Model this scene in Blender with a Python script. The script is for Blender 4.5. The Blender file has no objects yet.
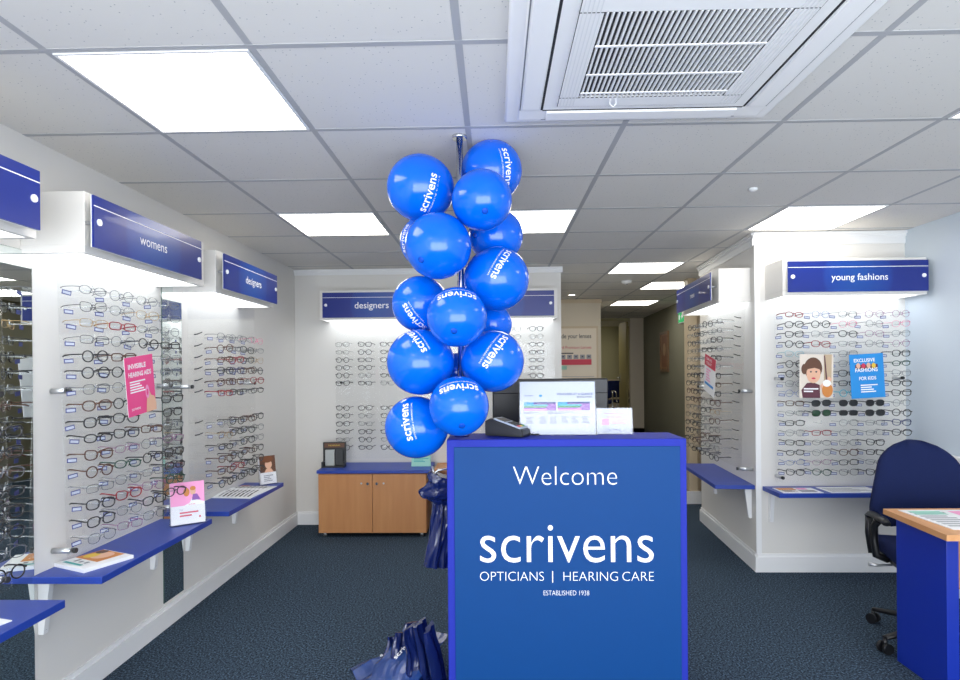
import bpy, bmesh, math, random
from mathutils import Matrix, Vector, noise

PI = math.pi
R = math.radians
C = bpy.context.scene.collection
SC = bpy.context.scene

# ------------------------------------------------------------------ camera
cam = bpy.data.cameras.new('camera')
camo = bpy.data.objects.new('camera', cam)
C.objects.link(camo)
cam.sensor_width = 36
cam.sensor_fit = 'HORIZONTAL'
cam.lens = 596 * 36 / 960
cam.shift_y = 29.3 / 960
cam.clip_start = 0.05
CZ = 1.42
camo.matrix_world = (Matrix.Translation((0, 0, CZ)) @ Matrix.Rotation(0.024, 4, 'Z')
                     @ Matrix.Rotation(PI / 2, 4, 'X') @ Matrix.Rotation(-0.008, 4, 'Z'))
SC.camera = camo

# ------------------------------------------------------------------ world, daylight, exposure
SC.view_settings.view_transform = 'Standard'
SC.view_settings.look = 'None'
SC.view_settings.gamma = 1
SC.view_settings.use_curve_mapping = False
SC.view_settings.exposure = 0.72
w = bpy.data.worlds.new('world')
SC.world = w
w.use_nodes = True
w.node_tree.nodes['Background'].inputs['Color'].default_value = (0.75, 0.87, 1.0, 1)
w.node_tree.nodes['Background'].inputs['Strength'].default_value = 1.2
PANEL_EMIT = 4.9
CANOPY_EMIT = 2.3
# daylight through the shop window behind the camera
al = bpy.data.lights.new('daylight', 'AREA')
al.shape = 'RECTANGLE'
al.size = 4.2
al.size_y = 2.0
al.energy = 125
al.color = (0.93, 0.965, 1.0)
alo = bpy.data.objects.new('daylight', al)
C.objects.link(alo)
alo.location = (0.5, -1.56, 1.1)
alo.rotation_euler = (R(118), 0, 0)

CEIL = 2.355


# ------------------------------------------------------------------ materials
def srgb(c):
    return tuple((x / 12.92 if x <= 0.04045 else ((x + 0.055) / 1.055) ** 2.4) for x in [v / 255 for v in c]) + (1,)


MATS = {}


def mat(name, col, rough=0.5, metal=0.0, spec=0.5, bump=0.0, bscale=200, var=0.0, vscale=30, coat=0.0):
    if name in MATS:
        return MATS[name]
    m = bpy.data.materials.new(name)
    m.use_nodes = True
    nt = m.node_tree
    b = nt.nodes['Principled BSDF']
    b.inputs['Base Color'].default_value = srgb(col)
    b.inputs['Roughness'].default_value = rough
    b.inputs['Metallic'].default_value = metal
    b.inputs['Specular IOR Level'].default_value = spec
    b.inputs['Coat Weight'].default_value = coat
    b.inputs['Coat Roughness'].default_value = 0.05
    tc = None
    if bump or var:
        tc = nt.nodes.new('ShaderNodeTexCoord')
    if bump:
        n = nt.nodes.new('ShaderNodeTexNoise')
        n.inputs['Scale'].default_value = bscale
        n.inputs['Detail'].default_value = 3
        bp = nt.nodes.new('ShaderNodeBump')
        bp.inputs['Strength'].default_value = bump
        bp.inputs['Distance'].default_value = 0.002
        nt.links.new(tc.outputs['Object'], n.inputs['Vector'])
        nt.links.new(n.outputs['Fac'], bp.inputs['Height'])
        nt.links.new(bp.outputs['Normal'], b.inputs['Normal'])
    if var:
        n = nt.nodes.new('ShaderNodeTexNoise')
        n.inputs['Scale'].default_value = vscale
        n.inputs['Detail'].default_value = 4
        mx = nt.nodes.new('ShaderNodeMix')
        mx.data_type = 'RGBA'
        c = srgb(col)
        mx.inputs[6].default_value = tuple(v * (1 - var) for v in c[:3]) + (1,)
        mx.inputs[7].default_value = tuple(min(1, v * (1 + var)) for v in c[:3]) + (1,)
        nt.links.new(tc.outputs['Object'], n.inputs['Vector'])
        nt.links.new(n.outputs['Fac'], mx.inputs[0])
        nt.links.new(mx.outputs[2], b.inputs['Base Color'])
    MATS[name] = m
    return m


def emit(name, col, strength):
    if name in MATS:
        return MATS[name]
    m = bpy.data.materials.new(name)
    m.use_nodes = True
    nt = m.node_tree
    nt.nodes.clear()
    e = nt.nodes.new('ShaderNodeEmission')
    e.inputs['Color'].default_value = tuple(col) + (1,)
    e.inputs['Strength'].default_value = strength
    o = nt.nodes.new('ShaderNodeOutputMaterial')
    nt.links.new(e.outputs[0], o.inputs[0])
    MATS[name] = m
    return m


def clear(name, tint=(1, 1, 1), gloss=0.1, frost=0.0, rough=0.05):
    """see-through sheet: transparent + a little gloss + a little white frosting"""
    if name in MATS:
        return MATS[name]
    m = bpy.data.materials.new(name)
    m.use_nodes = True
    nt = m.node_tree
    nt.nodes.clear()
    t = nt.nodes.new('ShaderNodeBsdfTransparent')
    t.inputs[0].default_value = tuple(tint) + (1,)
    g = nt.nodes.new('ShaderNodeBsdfGlossy')
    g.inputs['Roughness'].default_value = rough
    lw = nt.nodes.new('ShaderNodeLayerWeight')
    lw.inputs['Blend'].default_value = 0.35
    ml = nt.nodes.new('ShaderNodeMath')
    ml.operation = 'MULTIPLY_ADD'
    ml.inputs[1].default_value = gloss * 2
    ml.inputs[2].default_value = gloss * 0.4
    nt.links.new(lw.outputs['Fresnel'], ml.inputs[0])
    mx = nt.nodes.new('ShaderNodeMixShader')
    nt.links.new(ml.outputs[0], mx.inputs[0])
    nt.links.new(t.outputs[0], mx.inputs[1])
    nt.links.new(g.outputs[0], mx.inputs[2])
    last = mx
    if frost:
        d = nt.nodes.new('ShaderNodeBsdfDiffuse')
        d.inputs[0].default_value = (0.85, 0.87, 0.88, 1)
        m2 = nt.nodes.new('ShaderNodeMixShader')
        m2.inputs[0].default_value = frost
        nt.links.new(mx.outputs[0], m2.inputs[1])
        nt.links.new(d.outputs[0], m2.inputs[2])
        last = m2
    o = nt.nodes.new('ShaderNodeOutputMaterial')
    nt.links.new(last.outputs[0], o.inputs[0])
    MATS[name] = m
    return m


def carpet_mat():
    m = bpy.data.materials.new('carpet')
    m.use_nodes = True
    nt = m.node_tree
    b = nt.nodes['Principled BSDF']
    b.inputs['Roughness'].default_value = 0.95
    b.inputs['Specular IOR Level'].default_value = 0.1
    tc = nt.nodes.new('ShaderNodeTexCoord')
    n = nt.nodes.new('ShaderNodeTexNoise')
    n.inputs['Scale'].default_value = 105
    n.inputs['Detail'].default_value = 5
    n.inputs['Roughness'].default_value = 0.75
    rp = nt.nodes.new('ShaderNodeValToRGB')
    e = rp.color_ramp.elements
    e[0].position = 0.40
    e[0].color = srgb((30, 37, 45))
    e[1].position = 0.62
    e[1].color = srgb((96, 120, 142))
    k = rp.color_ramp.elements.new(0.51)
    k.color = srgb((54, 66, 80))
    n2 = nt.nodes.new('ShaderNodeTexNoise')
    n2.inputs['Scale'].default_value = 2.2
    n2.inputs['Detail'].default_value = 3
    mx = nt.nodes.new('ShaderNodeMix')
    mx.data_type = 'RGBA'
    mx.blend_type = 'MULTIPLY'
    mx.inputs[0].default_value = 0.35
    nt.links.new(tc.outputs['Object'], n.inputs['Vector'])
    nt.links.new(tc.outputs['Object'], n2.inputs['Vector'])
    nt.links.new(n.outputs['Fac'], rp.inputs['Fac'])
    nt.links.new(rp.outputs['Color'], mx.inputs[6])
    nt.links.new(n2.outputs['Color'], mx.inputs[7])
    nt.links.new(rp.outputs['Color'], b.inputs['Base Color'])
    bp = nt.nodes.new('ShaderNodeBump')
    bp.inputs['Strength'].default_value = 0.5
    bp.inputs['Distance'].default_value = 0.004
    nt.links.new(n.outputs['Fac'], bp.inputs['Height'])
    nt.links.new(bp.outputs['Normal'], b.inputs['Normal'])
    MATS['carpet'] = m
    return m


def tile_mat():
    """mineral fibre ceiling tile: white with small pinholes"""
    m = mat('ceiling_tile', (224, 222, 218), 0.9, spec=0.1)
    nt = m.node_tree
    b = nt.nodes['Principled BSDF']
    tc = nt.nodes.new('ShaderNodeTexCoord')
    v = nt.nodes.new('ShaderNodeTexVoronoi')
    v.inputs['Scale'].default_value = 55
    v.inputs['Randomness'].default_value = 1.0
    rp = nt.nodes.new('ShaderNodeValToRGB')
    e = rp.color_ramp.elements
    e[0].position = 0.05
    e[0].color = srgb((150, 154, 160))
    e[1].position = 0.14
    e[1].color = srgb((224, 222, 218))
    nt.links.new(tc.outputs['Object'], v.inputs['Vector'])
    nt.links.new(v.outputs['Distance'], rp.inputs['Fac'])
    nt.links.new(rp.outputs['Color'], b.inputs['Base Color'])
    return m


def wood_mat(name, c1, c2, rough=0.4, axis=2):
    if name in MATS:
        return MATS[name]
    m = bpy.data.materials.new(name)
    m.use_nodes = True
    nt = m.node_tree
    b = nt.nodes['Principled BSDF']
    b.inputs['Roughness'].default_value = rough
    tc = nt.nodes.new('ShaderNodeTexCoord')
    mp = nt.nodes.new('ShaderNodeMapping')
    s = [22, 22, 22]
    s[axis] = 2.0
    mp.inputs['Scale'].default_value = s
    n = nt.nodes.new('ShaderNodeTexNoise')
    n.inputs['Scale'].default_value = 1.0
    n.inputs['Detail'].default_value = 5
    rp = nt.nodes.new('ShaderNodeValToRGB')
    rp.color_ramp.elements[0].position = 0.3
    rp.color_ramp.elements[0].color = srgb(c1)
    rp.color_ramp.elements[1].position = 0.7
    rp.color_ramp.elements[1].color = srgb(c2)
    nt.links.new(tc.outputs['Object'], mp.inputs[0])
    nt.links.new(mp.outputs[0], n.inputs['Vector'])
    nt.links.new(n.outputs['Fac'], rp.inputs['Fac'])
    nt.links.new(rp.outputs['Color'], b.inputs['Base Color'])
    MATS[name] = m
    return m


M_wall = mat('white_wall_paint', (220, 218, 214), 0.7, bump=0.08, bscale=300)
M_white = mat('white_gloss', (226, 224, 220), 0.4)
M_trim = mat('white_trim', (232, 233, 234), 0.4)
M_bluewall = mat('pale_blue_wall_paint', (196, 207, 218), 0.7, bump=0.08, bscale=300)
M_green = mat('grey_green_wall_paint', (122, 121, 104), 0.75, bump=0.08, bscale=300)
M_olive = mat('pale_olive_wall_paint', (170, 164, 128), 0.75)
M_beige = mat('beige_wall_paint', (212, 202, 184), 0.7, bump=0.08, bscale=300)
M_beige_tr = mat('beige_trim', (205, 188, 160), 0.5)
M_tbar = mat('tbar_grey', (176, 177, 180), 0.6)
M_shelf = mat('blue_laminate', (32, 62, 156), 0.4)
M_plate = None
M_bolt = mat('satin_steel', (205, 207, 210), 0.3, metal=0.9)
M_chrome = mat('chrome', (215, 217, 220), 0.12, metal=1.0)
M_black = mat('black_plastic', (22, 23, 26), 0.4)
M_dark = mat('dark_grey_plastic', (46, 47, 50), 0.45)
M_txt = mat('white_print', (245, 246, 250), 0.5)
M_paper = mat('white_paper', (238, 239, 242), 0.6)
M_card = mat('satin_card', (196, 202, 216), 0.6, spec=.2)
M_grey = mat('grey_print', (150, 152, 160), 0.6)
M_greyd = mat('dark_print', (60, 62, 72), 0.6)
M_pink = mat('pink_print', (232, 74, 140), 0.45)
M_pinkl = mat('light_pink_print', (243, 160, 205), 0.5)
M_skin = mat('skin_tone_print', (226, 178, 150), 0.5)
M_cyan = mat('bright_blue_print', (32, 140, 215), 0.45)
M_teal = mat('teal_print', (60, 165, 165), 0.5)
M_orange = mat('orange_print', (205, 130, 60), 0.5)
M_brown = mat('brown_print', (96, 62, 44), 0.5)
M_red = mat('red_print', (205, 50, 80), 0.5)
M_navy = mat('navy_print', (34, 50, 120), 0.5)
M_purple = mat('purple_print', (140, 90, 170), 0.5)
M_green_p = mat('green_print', (70, 150, 90), 0.5)
M_yellow = mat('yellow_print', (226, 190, 60), 0.5)
M_maroon = mat('maroon_print', (92, 44, 60), 0.5)
M_mint = mat('pale_mint_print', (150, 205, 190), 0.5)
M_tagb = mat('tag_blue', (52, 60, 128), 0.5)
M_mirror = mat('mirror_silver', (232, 238, 236), 0.01, metal=1.0)
M_edge = mat('mirror_edge', (70, 96, 88), 0.2)
M_sheet = clear('clear_acrylic', (0.998, 1.0, 1.0), gloss=0.04, frost=0.008)
M_peg = clear('clear_peg', (0.96, 0.97, 0.98), gloss=0.12, frost=0.22)
M_lens = clear('spectacle_lens', (0.96, 0.975, 0.975), gloss=0.08, rough=0.02)
M_slens = mat('sunglass_lens', (22, 24, 26), 0.1, coat=0.3)
M_holder = clear('acrylic_holder', (0.98, 0.98, 0.985), gloss=0.03, frost=0.02)
M_balloon = mat('blue_balloon_latex', (0, 100, 224), 0.16, spec=0.5)
M_balloon_tip = mat('balloon_tip_latex', (0, 74, 190), 0.4)
M_counter = mat('counter_blue_panel', (0, 62, 124), 0.55, spec=0.2)
M_cframe = mat('counter_blue_frame', (34, 48, 158), 0.6, spec=.2)
M_beech = wood_mat('beech_veneer', (182, 124, 76), (192, 136, 86), 0.4)
M_beech_h = wood_mat('beech_edging', (204, 146, 94), (220, 166, 116), 0.4, axis=1)
M_deskblue = mat('desk_blue_panel', (16, 46, 158), 0.4)
M_fabric = mat('navy_chair_fabric', (28, 38, 78), 0.95, spec=0.15, bump=0.6, bscale=900, var=0.25, vscale=700)
M_bag = mat('dark_blue_plastic_bag', (16, 30, 84), 0.22, spec=0.7)
M_bag2 = mat('mid_blue_plastic_bag', (26, 58, 120), 0.25, spec=0.7)
M_light = emit('light_panel_glow', (1.0, 0.955, 0.87), PANEL_EMIT)
M_strip = emit('canopy_light_glow', (0.93, 0.97, 1.0), CANOPY_EMIT)
M_spot = emit('spot_glow', (1.0, 0.93, 0.8), 12)
M_exit = emit('exit_green_glow', (0.05, 0.35, 0.12), 0.8)
M_tile = tile_mat()
M_carpet = carpet_mat()


def plate_material():
    m = mat('sign_plate_blue', (20, 42, 130), 0.3, coat=0.2)
    nt = m.node_tree
    b = nt.nodes['Principled BSDF']
    tc = nt.nodes.new('ShaderNodeTexCoord')
    ln = nt.nodes.new('ShaderNodeVectorMath')
    ln.operation = 'LENGTH'
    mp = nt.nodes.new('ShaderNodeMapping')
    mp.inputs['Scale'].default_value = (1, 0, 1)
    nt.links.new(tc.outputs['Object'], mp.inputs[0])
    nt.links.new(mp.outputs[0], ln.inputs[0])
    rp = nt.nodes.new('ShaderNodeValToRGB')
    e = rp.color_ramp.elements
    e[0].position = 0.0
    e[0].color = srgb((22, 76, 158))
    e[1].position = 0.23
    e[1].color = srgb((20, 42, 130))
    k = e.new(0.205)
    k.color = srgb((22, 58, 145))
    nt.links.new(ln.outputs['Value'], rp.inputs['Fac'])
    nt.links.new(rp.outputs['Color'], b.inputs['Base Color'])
    return m


M_plate = plate_material()


# ------------------------------------------------------------------ mesh builder
class MB:
    def __init__(s):
        s.bm = bmesh.new()
        s.mats = []
        s.M = Matrix.Identity(4)

    def mi(s, m):
        if m not in s.mats:
            s.mats.append(m)
        return s.mats.index(m)

    def v(s, p):
        return s.bm.verts.new(s.M @ Vector(p))

    def face(s, vs, m, smooth=False):
        try:
            f = s.bm.faces.new(vs)
        except ValueError:
            return None
        f.material_index = s.mi(m)
        f.smooth = smooth
        return f

    def poly(s, pts, m):
        return s.face([s.v(p) for p in pts], m)

    def box(s, x0, x1, y0, y1, z0, z1, m, bev=0.0, seg=2):
        vs = [s.v(p) for p in ((x0, y0, z0), (x1, y0, z0), (x1, y1, z0), (x0, y1, z0),
                               (x0, y0, z1), (x1, y0, z1), (x1, y1, z1), (x0, y1, z1))]
        fs = [s.face([vs[i] for i in q], m) for q in
              ((0, 3, 2, 1), (4, 5, 6, 7), (0, 1, 5, 4), (1, 2, 6, 5), (2, 3, 7, 6), (3, 0, 4, 7))]
        if bev:
            es = set()
            for f in fs:
                es.update(f.edges)
            r = bmesh.ops.bevel(s.bm, geom=list(es), offset=bev, segments=seg, profile=0.6, affect='EDGES')
            for f in r['faces']:
                f.smooth = True
        return s

    def prism(s, poly, z0, z1, m, axis='z', bev=0.0):
        def mp(a, b, c):
            return {'z': (a, b, c), 'y': (a, c, b), 'x': (c, a, b)}[axis]
        lo = [s.v(mp(a, b, z0)) for a, b in poly]
        hi = [s.v(mp(a, b, z1)) for a, b in poly]
        n = len(poly)
        fs = [s.face(lo[::-1], m), s.face(hi, m)]
        for i in range(n):
            fs.append(s.face([lo[i], lo[(i + 1) % n], hi[(i + 1) % n], hi[i]], m))
        if bev:
            es = set()
            for f in fs[:2]:
                es.update(f.edges)
            bmesh.ops.bevel(s.bm, geom=list(es), offset=bev, segments=2, affect='EDGES')
        return s

    def tube(s, pts, r, m, seg=8, closed=False, caps=True, flat=1.0):
        pts = [Vector(p) for p in pts]
        n = len(pts)
        rings = []
        up = None
        for i, p in enumerate(pts):
            a = pts[(i - 1) % n] if (closed or i > 0) else p
            b = pts[(i + 1) % n] if (closed or i < n - 1) else p
            t = (b - a).normalized()
            if up is None:
                up = Vector((0, 0, 1)) if abs(t.z) < 0.9 else Vector((1, 0, 0))
            sd = t.cross(up)
            if sd.length < 1e-6:
                sd = t.cross(Vector((1, 0, 0)))
            sd.normalize()
            u2 = sd.cross(t).normalized()
            up = u2
            rr = r[i] if isinstance(r, (list, tuple)) else r
            rings.append([s.v(p + sd * (math.cos(k * 2 * PI / seg) * rr) + u2 * (math.sin(k * 2 * PI / seg) * rr * flat))
                          for k in range(seg)])
        m_ = n if closed else n - 1
        for i in range(m_):
            A, B = rings[i], rings[(i + 1) % n]
            for k in range(seg):
                s.face([A[k], A[(k + 1) % seg], B[(k + 1) % seg], B[k]], m, True)
        if caps and not closed:
            s.face(rings[0][::-1], m)
            s.face(rings[-1], m)
        return s

    def cyl(s, p0, p1, r, m, seg=16):
        return s.tube([p0, p1], r, m, seg)

    def lathe(s, prof, m, cx=0, cy=0, seg=24):
        rings = []
        for r, z in prof:
            rings.append([s.v((cx + r * math.cos(k * 2 * PI / seg), cy + r * math.sin(k * 2 * PI / seg), z)) for k in range(seg)])
        for A, B in zip(rings, rings[1:]):
            for k in range(seg):
                s.face([A[k], A[(k + 1) % seg], B[(k + 1) % seg], B[k]], m, True)
        s.face(rings[0][::-1], m)
        s.face(rings[-1], m)
        return s

    def add_mesh(s, me, m, M):
        off = [s.v(M @ v.co) for v in me.vertices]
        for p in me.polygons:
            s.face([off[i] for i in p.vertices], m)
        return s

    def mesh(s, name):
        me = bpy.data.meshes.new(name)
        bmesh.ops.recalc_face_normals(s.bm, faces=s.bm.faces[:])
        s.bm.to_mesh(me)
        s.bm.free()
        for m in s.mats:
            me.materials.append(m)
        return me

    def build(s, name, parent=None, loc=None, rot=None):
        o = bpy.data.objects.new(name, s.mesh(name))
        C.objects.link(o)
        if parent:
            o.parent = parent
        if loc:
            o.location = loc
        if rot:
            o.rotation_euler = rot
        return o


def tag(o, label, cat, group=None, kind=None):
    o['label'] = label
    o['category'] = cat
    if group:
        o['group'] = group
    if kind:
        o['kind'] = kind
    return o


def thing(name, label, cat, loc=(0, 0, 0), rot=(0, 0, 0), group=None):
    o = bpy.data.objects.new(name, None)
    o.empty_display_size = 0.05
    C.objects.link(o)
    o.location = loc
    o.rotation_euler = rot
    return tag(o, label, cat, group)


def struct(mb, name):
    o = mb.build(name)
    o['kind'] = 'structure'
    return o


TXT = {}


def text_mesh(s, bold=0.0):
    k = (s, bold)
    if k not in TXT:
        cu = bpy.data.curves.new('lettering', 'FONT')
        cu.body = s
        cu.size = 1
        cu.offset = bold
        cu.resolution_u = 4
        ob = bpy.data.objects.new('lettering', cu)
        C.objects.link(ob)
        me = bpy.data.meshes.new_from_object(ob.evaluated_get(bpy.context.evaluated_depsgraph_get()))
        bpy.data.objects.remove(ob)
        xs = [v.co.x for v in me.vertices]
        ys = [v.co.y for v in me.vertices]
        TXT[k] = (me, min(xs), max(xs), min(ys), max(ys))
    return TXT[k]


def add_text(mb, s, cx, cz, width, m, y=0.0, height=None, rot=0.0, bold=0.0, shear=0):
    """lettering in the local XZ plane facing -Y, centred on cx, cz"""
    me, x0, x1, y0, y1 = text_mesh(s, bold)
    sx = width / (x1 - x0)
    sy = height / (y1 - y0) if height else sx
    T = (Matrix.Translation((cx, y, cz)) @ Matrix.Rotation(-rot, 4, 'Y') @ Matrix(((sx, 0, 0, 0), (0, 0, 1, 0), (0, sy, 0, 0), (0, 0, 0, 1)))
         @ Matrix.Translation((-(x0 + x1) / 2, -(y0 + y1) / 2, 0)))
    mb.add_mesh(me, m, T)


def flat_print(mb, w, h, els, y0=0.0, step=0.0004):
    """print layers on a flat sheet; coordinates 0..1 over the sheet, XZ plane facing -Y, origin bottom centre"""
    y = y0
    for e in els:
        y -= step
        k = e[0]
        if k == 'rect':
            _, a, b, c, d, m = e
            mb.poly([((a - .5) * w, y, b * h), ((c - .5) * w, y, b * h), ((c - .5) * w, y, d * h), ((a - .5) * w, y, d * h)], m)
        elif k == 'ell':
            _, cx, cz, rx, rz, m = e
            mb.poly([((cx - .5) * w + rx * w * math.cos(t * PI / 12), y, cz * h + rz * h * math.sin(t * PI / 12)) for t in range(24)], m)
        elif k == 'poly':
            _, pts, m = e
            mb.poly([((a - .5) * w, y, b * h) for a, b in pts], m)
        elif k == 'text':
            _, s, cx, cz, tw, th, m = e[:7]
            add_text(mb, s, (cx - .5) * w, cz * h, tw * w, m, y, th * h if th else None, bold=e[7] if len(e) > 7 else 0)
        elif k == 'lines':
            _, a, b, c, d, n, m = e
            for i in range(n):
                z = d - (d - b) * (i + .5) / n
                t = (d - b) / n * .25
                q = c - (c - a) * (0.12 * ((i * 7) % 4))
                mb.poly([((a - .5) * w, y, (z - t) * h), ((q - .5) * w, y, (z - t) * h), ((q - .5) * w, y, (z + t) * h), ((a - .5) * w, y, (z + t) * h)], m)


# ================================================================== THE ROOM
mb = MB()
mb.box(-1.94, 3.4, -1.7, 11.2, -0.1, 0, M_carpet)
struct(mb, 'floor')
mb = MB()
mb.box(1.2, 3.4, 11.2, 14.2, -0.1, 0.30, M_carpet)
struct(mb, 'floor_back_room')

# ceiling: tiles with T-bars, one grid of 0.6 m
mb = MB()
mb.box(-1.94, 3.4, -1.7, 14.2, CEIL, CEIL + 0.05, M_tile)
GX, GY = -1.295, 1.10
for k in range(-1, 9):
    x = GX + 0.6 * k
    if -1.84 < x < 3.1:
        mb.box(x - 0.011, x + 0.011, -1.6, 11.2, CEIL - 0.0010, CEIL + 0.001, M_tbar)
for k in range(-5, 17):
    y = GY + 0.6 * k
    mb.box(-1.84, 3.1, y - 0.011, y + 0.011, CEIL - 0.0013, CEIL + 0.001, M_tbar)
struct(mb, 'ceiling')

mb = MB()
mb.box(-1.94, -1.84, -1.7, 5.57, 0, CEIL, M_wall)
struct(mb, 'wall_left')
mb = MB()
mb.box(-1.94, 0.615, 5.47, 5.57, 0, CEIL, M_wall)
mb.box(0.515, 0.615, 5.57, 8.07, 0, CEIL, M_wall)
struct(mb, 'wall_back')
mb = MB()
mb.box(0.515, 1.44, 8.07, 8.17, 0, CEIL, M_beige)
mb.box(1.34, 1.44, 8.17, 11.2, 0, CEIL, M_beige)
struct(mb, 'wall_poster')
mb = MB()   # far wall with a doorway, and the little room behind it
mb.box(1.34, 1.93, 11.2, 11.3, 0, CEIL, M_olive)
mb.box(2.54, 3.3, 11.2, 11.3, 0, CEIL, M_beige)
mb.box(1.93, 2.54, 11.2, 11.3, 2.31, CEIL, M_olive)
mb.box(1.3, 3.4, 13.4, 13.5, 0.3, CEIL, M_olive)
mb.box(1.3, 3.4, 13.38, 13.4, 0.3, 1.17, M_beige_tr)
mb.box(1.2, 1.3, 11.3, 13.5, 0.3, CEIL, M_olive)
mb.box(3.3, 3.4, 11.3, 13.5, 0.3, CEIL, M_olive)
struct(mb, 'wall_far')
# angled corridor wall on the right
CW0, CW1 = Vector((2.51, 6.3, 0)), Vector((2.79, 11.2, 0))
mb = MB()
mb.prism([(CW0.x, CW0.y), (CW0.x + .12, CW0.y), (CW1.x + .12, CW1.y), (CW1.x, CW1.y)], 0, CEIL, M_green)
struct(mb, 'wall_corridor')
# display block on the right: young-fashions face and mens face
CA, CB = Vector((1.815, 4.185, 0)), Vector((1.913, 5.578, 0))
mb = MB()
mb.prism([(CA.x, CA.y), (3.0, 4.185), (3.0, 6.42), (2.2, 6.42), (2.2, 5.6), (CB.x, CB.y)], 0, CEIL, M_wall)
struct(mb, 'wall_display_block')
mb = MB()
mb.box(2.03, 2.12, 6.28, 6.42, 0, CEIL, M_beige_tr, bev=0.006)
mb.box(2.12, 2.2, 6.36, 6.42, 0, CEIL, M_beige_tr)
struct(mb, 'trim_1')
mb = MB()
mb.box(2.84, 2.94, -1.7, 4.185, 0, CEIL, M_bluewall)
struct(mb, 'wall_right')
# shop front behind the camera, with a big window
mb = MB()
mb.box(-1.94, 2.94, -1.8, -1.7, 0, 0.3, M_wall)
mb.box(-1.94, 2.94, -1.8, -1.7, 2.3, CEIL, M_wall)
mb.box(-1.94, -1.6, -1.8, -1.7, 0.3, 2.3, M_wall)
mb.box(2.6, 2.94, -1.8, -1.7, 0.3, 2.3, M_wall)
struct(mb, 'wall_front')
mb = MB()
for x in (-1.6, -0.2, 1.2, 2.55):
    mb.box(x, x + .05, -1.78, -1.72, 0.3, 2.3, M_bolt)
mb.box(-1.6, 2.6, -1.78, -1.72, 0.3, 0.35, M_bolt)
mb.box(-1.6, 2.6, -1.78, -1.72, 2.25, 2.3, M_bolt)
mb.box(-1.58, 2.58, -1.755, -1.745, 0.33, 2.27, M_holder)
struct(mb, 'window_1')


def skirting(mb, a, b, off=0.018, h=0.13):
    """board on the left-hand side of a->b"""
    a, b = Vector(a), Vector(b)
    d = (b - a).normalized()
    n = Vector((-d.y, d.x))
    a2, b2 = a + n * off, b + n * off
    a3, b3 = a + n * off * .45, b + n * off * .45
    mb.prism([tuple(a), tuple(b), tuple(b2), tuple(a2)], 0, h - .02, M_trim)
    mb.prism([tuple(a), tuple(b), tuple(b3), tuple(a3)], h - .02, h, M_trim)


mb = MB()
skirting(mb, (-1.84, 5.47), (-1.84, -1.7), h=0.12)
struct(mb, 'baseboard_left')
mb = MB()
skirting(mb, (0.615, 5.47), (-1.822, 5.47), h=0.12)
struct(mb, 'baseboard_back')
mb = MB()
skirting(mb, (2.84, 4.185), (CA.x - .018, 4.185), h=0.125)
skirting(mb, (CA.x, CA.y - .018), (CB.x, CB.y), h=0.125)
struct(mb, 'baseboard_display_block')
mb = MB()
skirting(mb, (2.84, -1.7), (2.84, 4.16), h=0.125)
struct(mb, 'baseboard_right')
mb = MB()
mb.box(1.96, 2.2, 6.255, 6.28, 0, 0.13, M_trim)
struct(mb, 'baseboard_corridor')


def cornice(mb, a, b, m, h=0.055, off=0.03):
    a, b = Vector(a), Vector(b)
    d = (b - a).normalized()
    n = Vector((-d.y, d.x))
    for o, z0, z1 in ((off, CEIL - .022, CEIL - .005), (off * .6, CEIL - .04, CEIL - .022), (off * .3, CEIL - h, CEIL - .04)):
        mb.prism([tuple(a), tuple(b), tuple(b + n * o), tuple(a + n * o)], z0, z1, m)


mb = MB()
cornice(mb, (0.63, 5.47), (-1.84, 5.47), M_trim)
struct(mb, 'trim_2')
mb = MB()
cornice(mb, (2.84, 4.185), (CA.x - .02, 4.185), M_trim, h=.09)
cornice(mb, (CA.x, CA.y - .02), (CB.x, CB.y), M_trim, h=.09)
struct(mb, 'trim_3')
mb = MB()
cornice(mb, (1.45, 8.07), (0.62, 8.07), M_beige_tr)
struct(mb, 'trim_4')
mb = MB()   # corner bead of the display block
mb.box(CA.x - .006, CA.x + .03, CA.y - .006, CA.y + .0, .125, CEIL - .09, M_trim)
struct(mb, 'trim_5')
mb = MB()   # white cable trunking low on the right wall
mb.box(2.79, 2.84, 0.6, 3.86, 0.745, 0.865, M_trim, bev=0.008)
struct(mb, 'trim_6')

# open door leaf in the far doorway
mb = MB()
Md = Matrix.Translation((2.53, 11.31, 0.3)) @ Matrix.Rotation(R(91), 4, 'Z')
mb.M = Md
mb.box(0, 0.60, 0, 0.04, 0, 2.0, mat('olive_door_paint', (150, 138, 86), 0.5))
d1 = struct(mb, 'door_1')
mb = MB()
mb.M = Md
mb.box(0.50, 0.54, 0.04, 0.05, 0.85, 1.0, M_chrome)
mb.cyl((0.52, 0.05, .93), (0.52, 0.10, .93), .01, M_chrome)
mb.tube([(0.52, 0.10, .93), (0.42, 0.10, .93)], .009, M_chrome)
mb.build('door_handle', d1)


# ------------------------------------------------------------------ ceiling fittings
def light_panel(cx, cy, label):
    t = thing('ceiling_light', label, 'ceiling light', (cx, cy, CEIL), group='square light panels in the ceiling')
    f = MB()
    a, b = 0.2885, 0.279
    for q in ((-a, a, -a, -b), (-a, a, b, a), (-a, -b, -b, b), (b, a, -b, b)):
        f.box(q[0], q[1], q[2], q[3], -0.006, 0.0, M_trim)
    f.build('frame', t)
    d = MB()
    d.box(-b, b, -b, b, -0.004, 0.0, M_light)
    d.build('diffuser', t)


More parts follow.
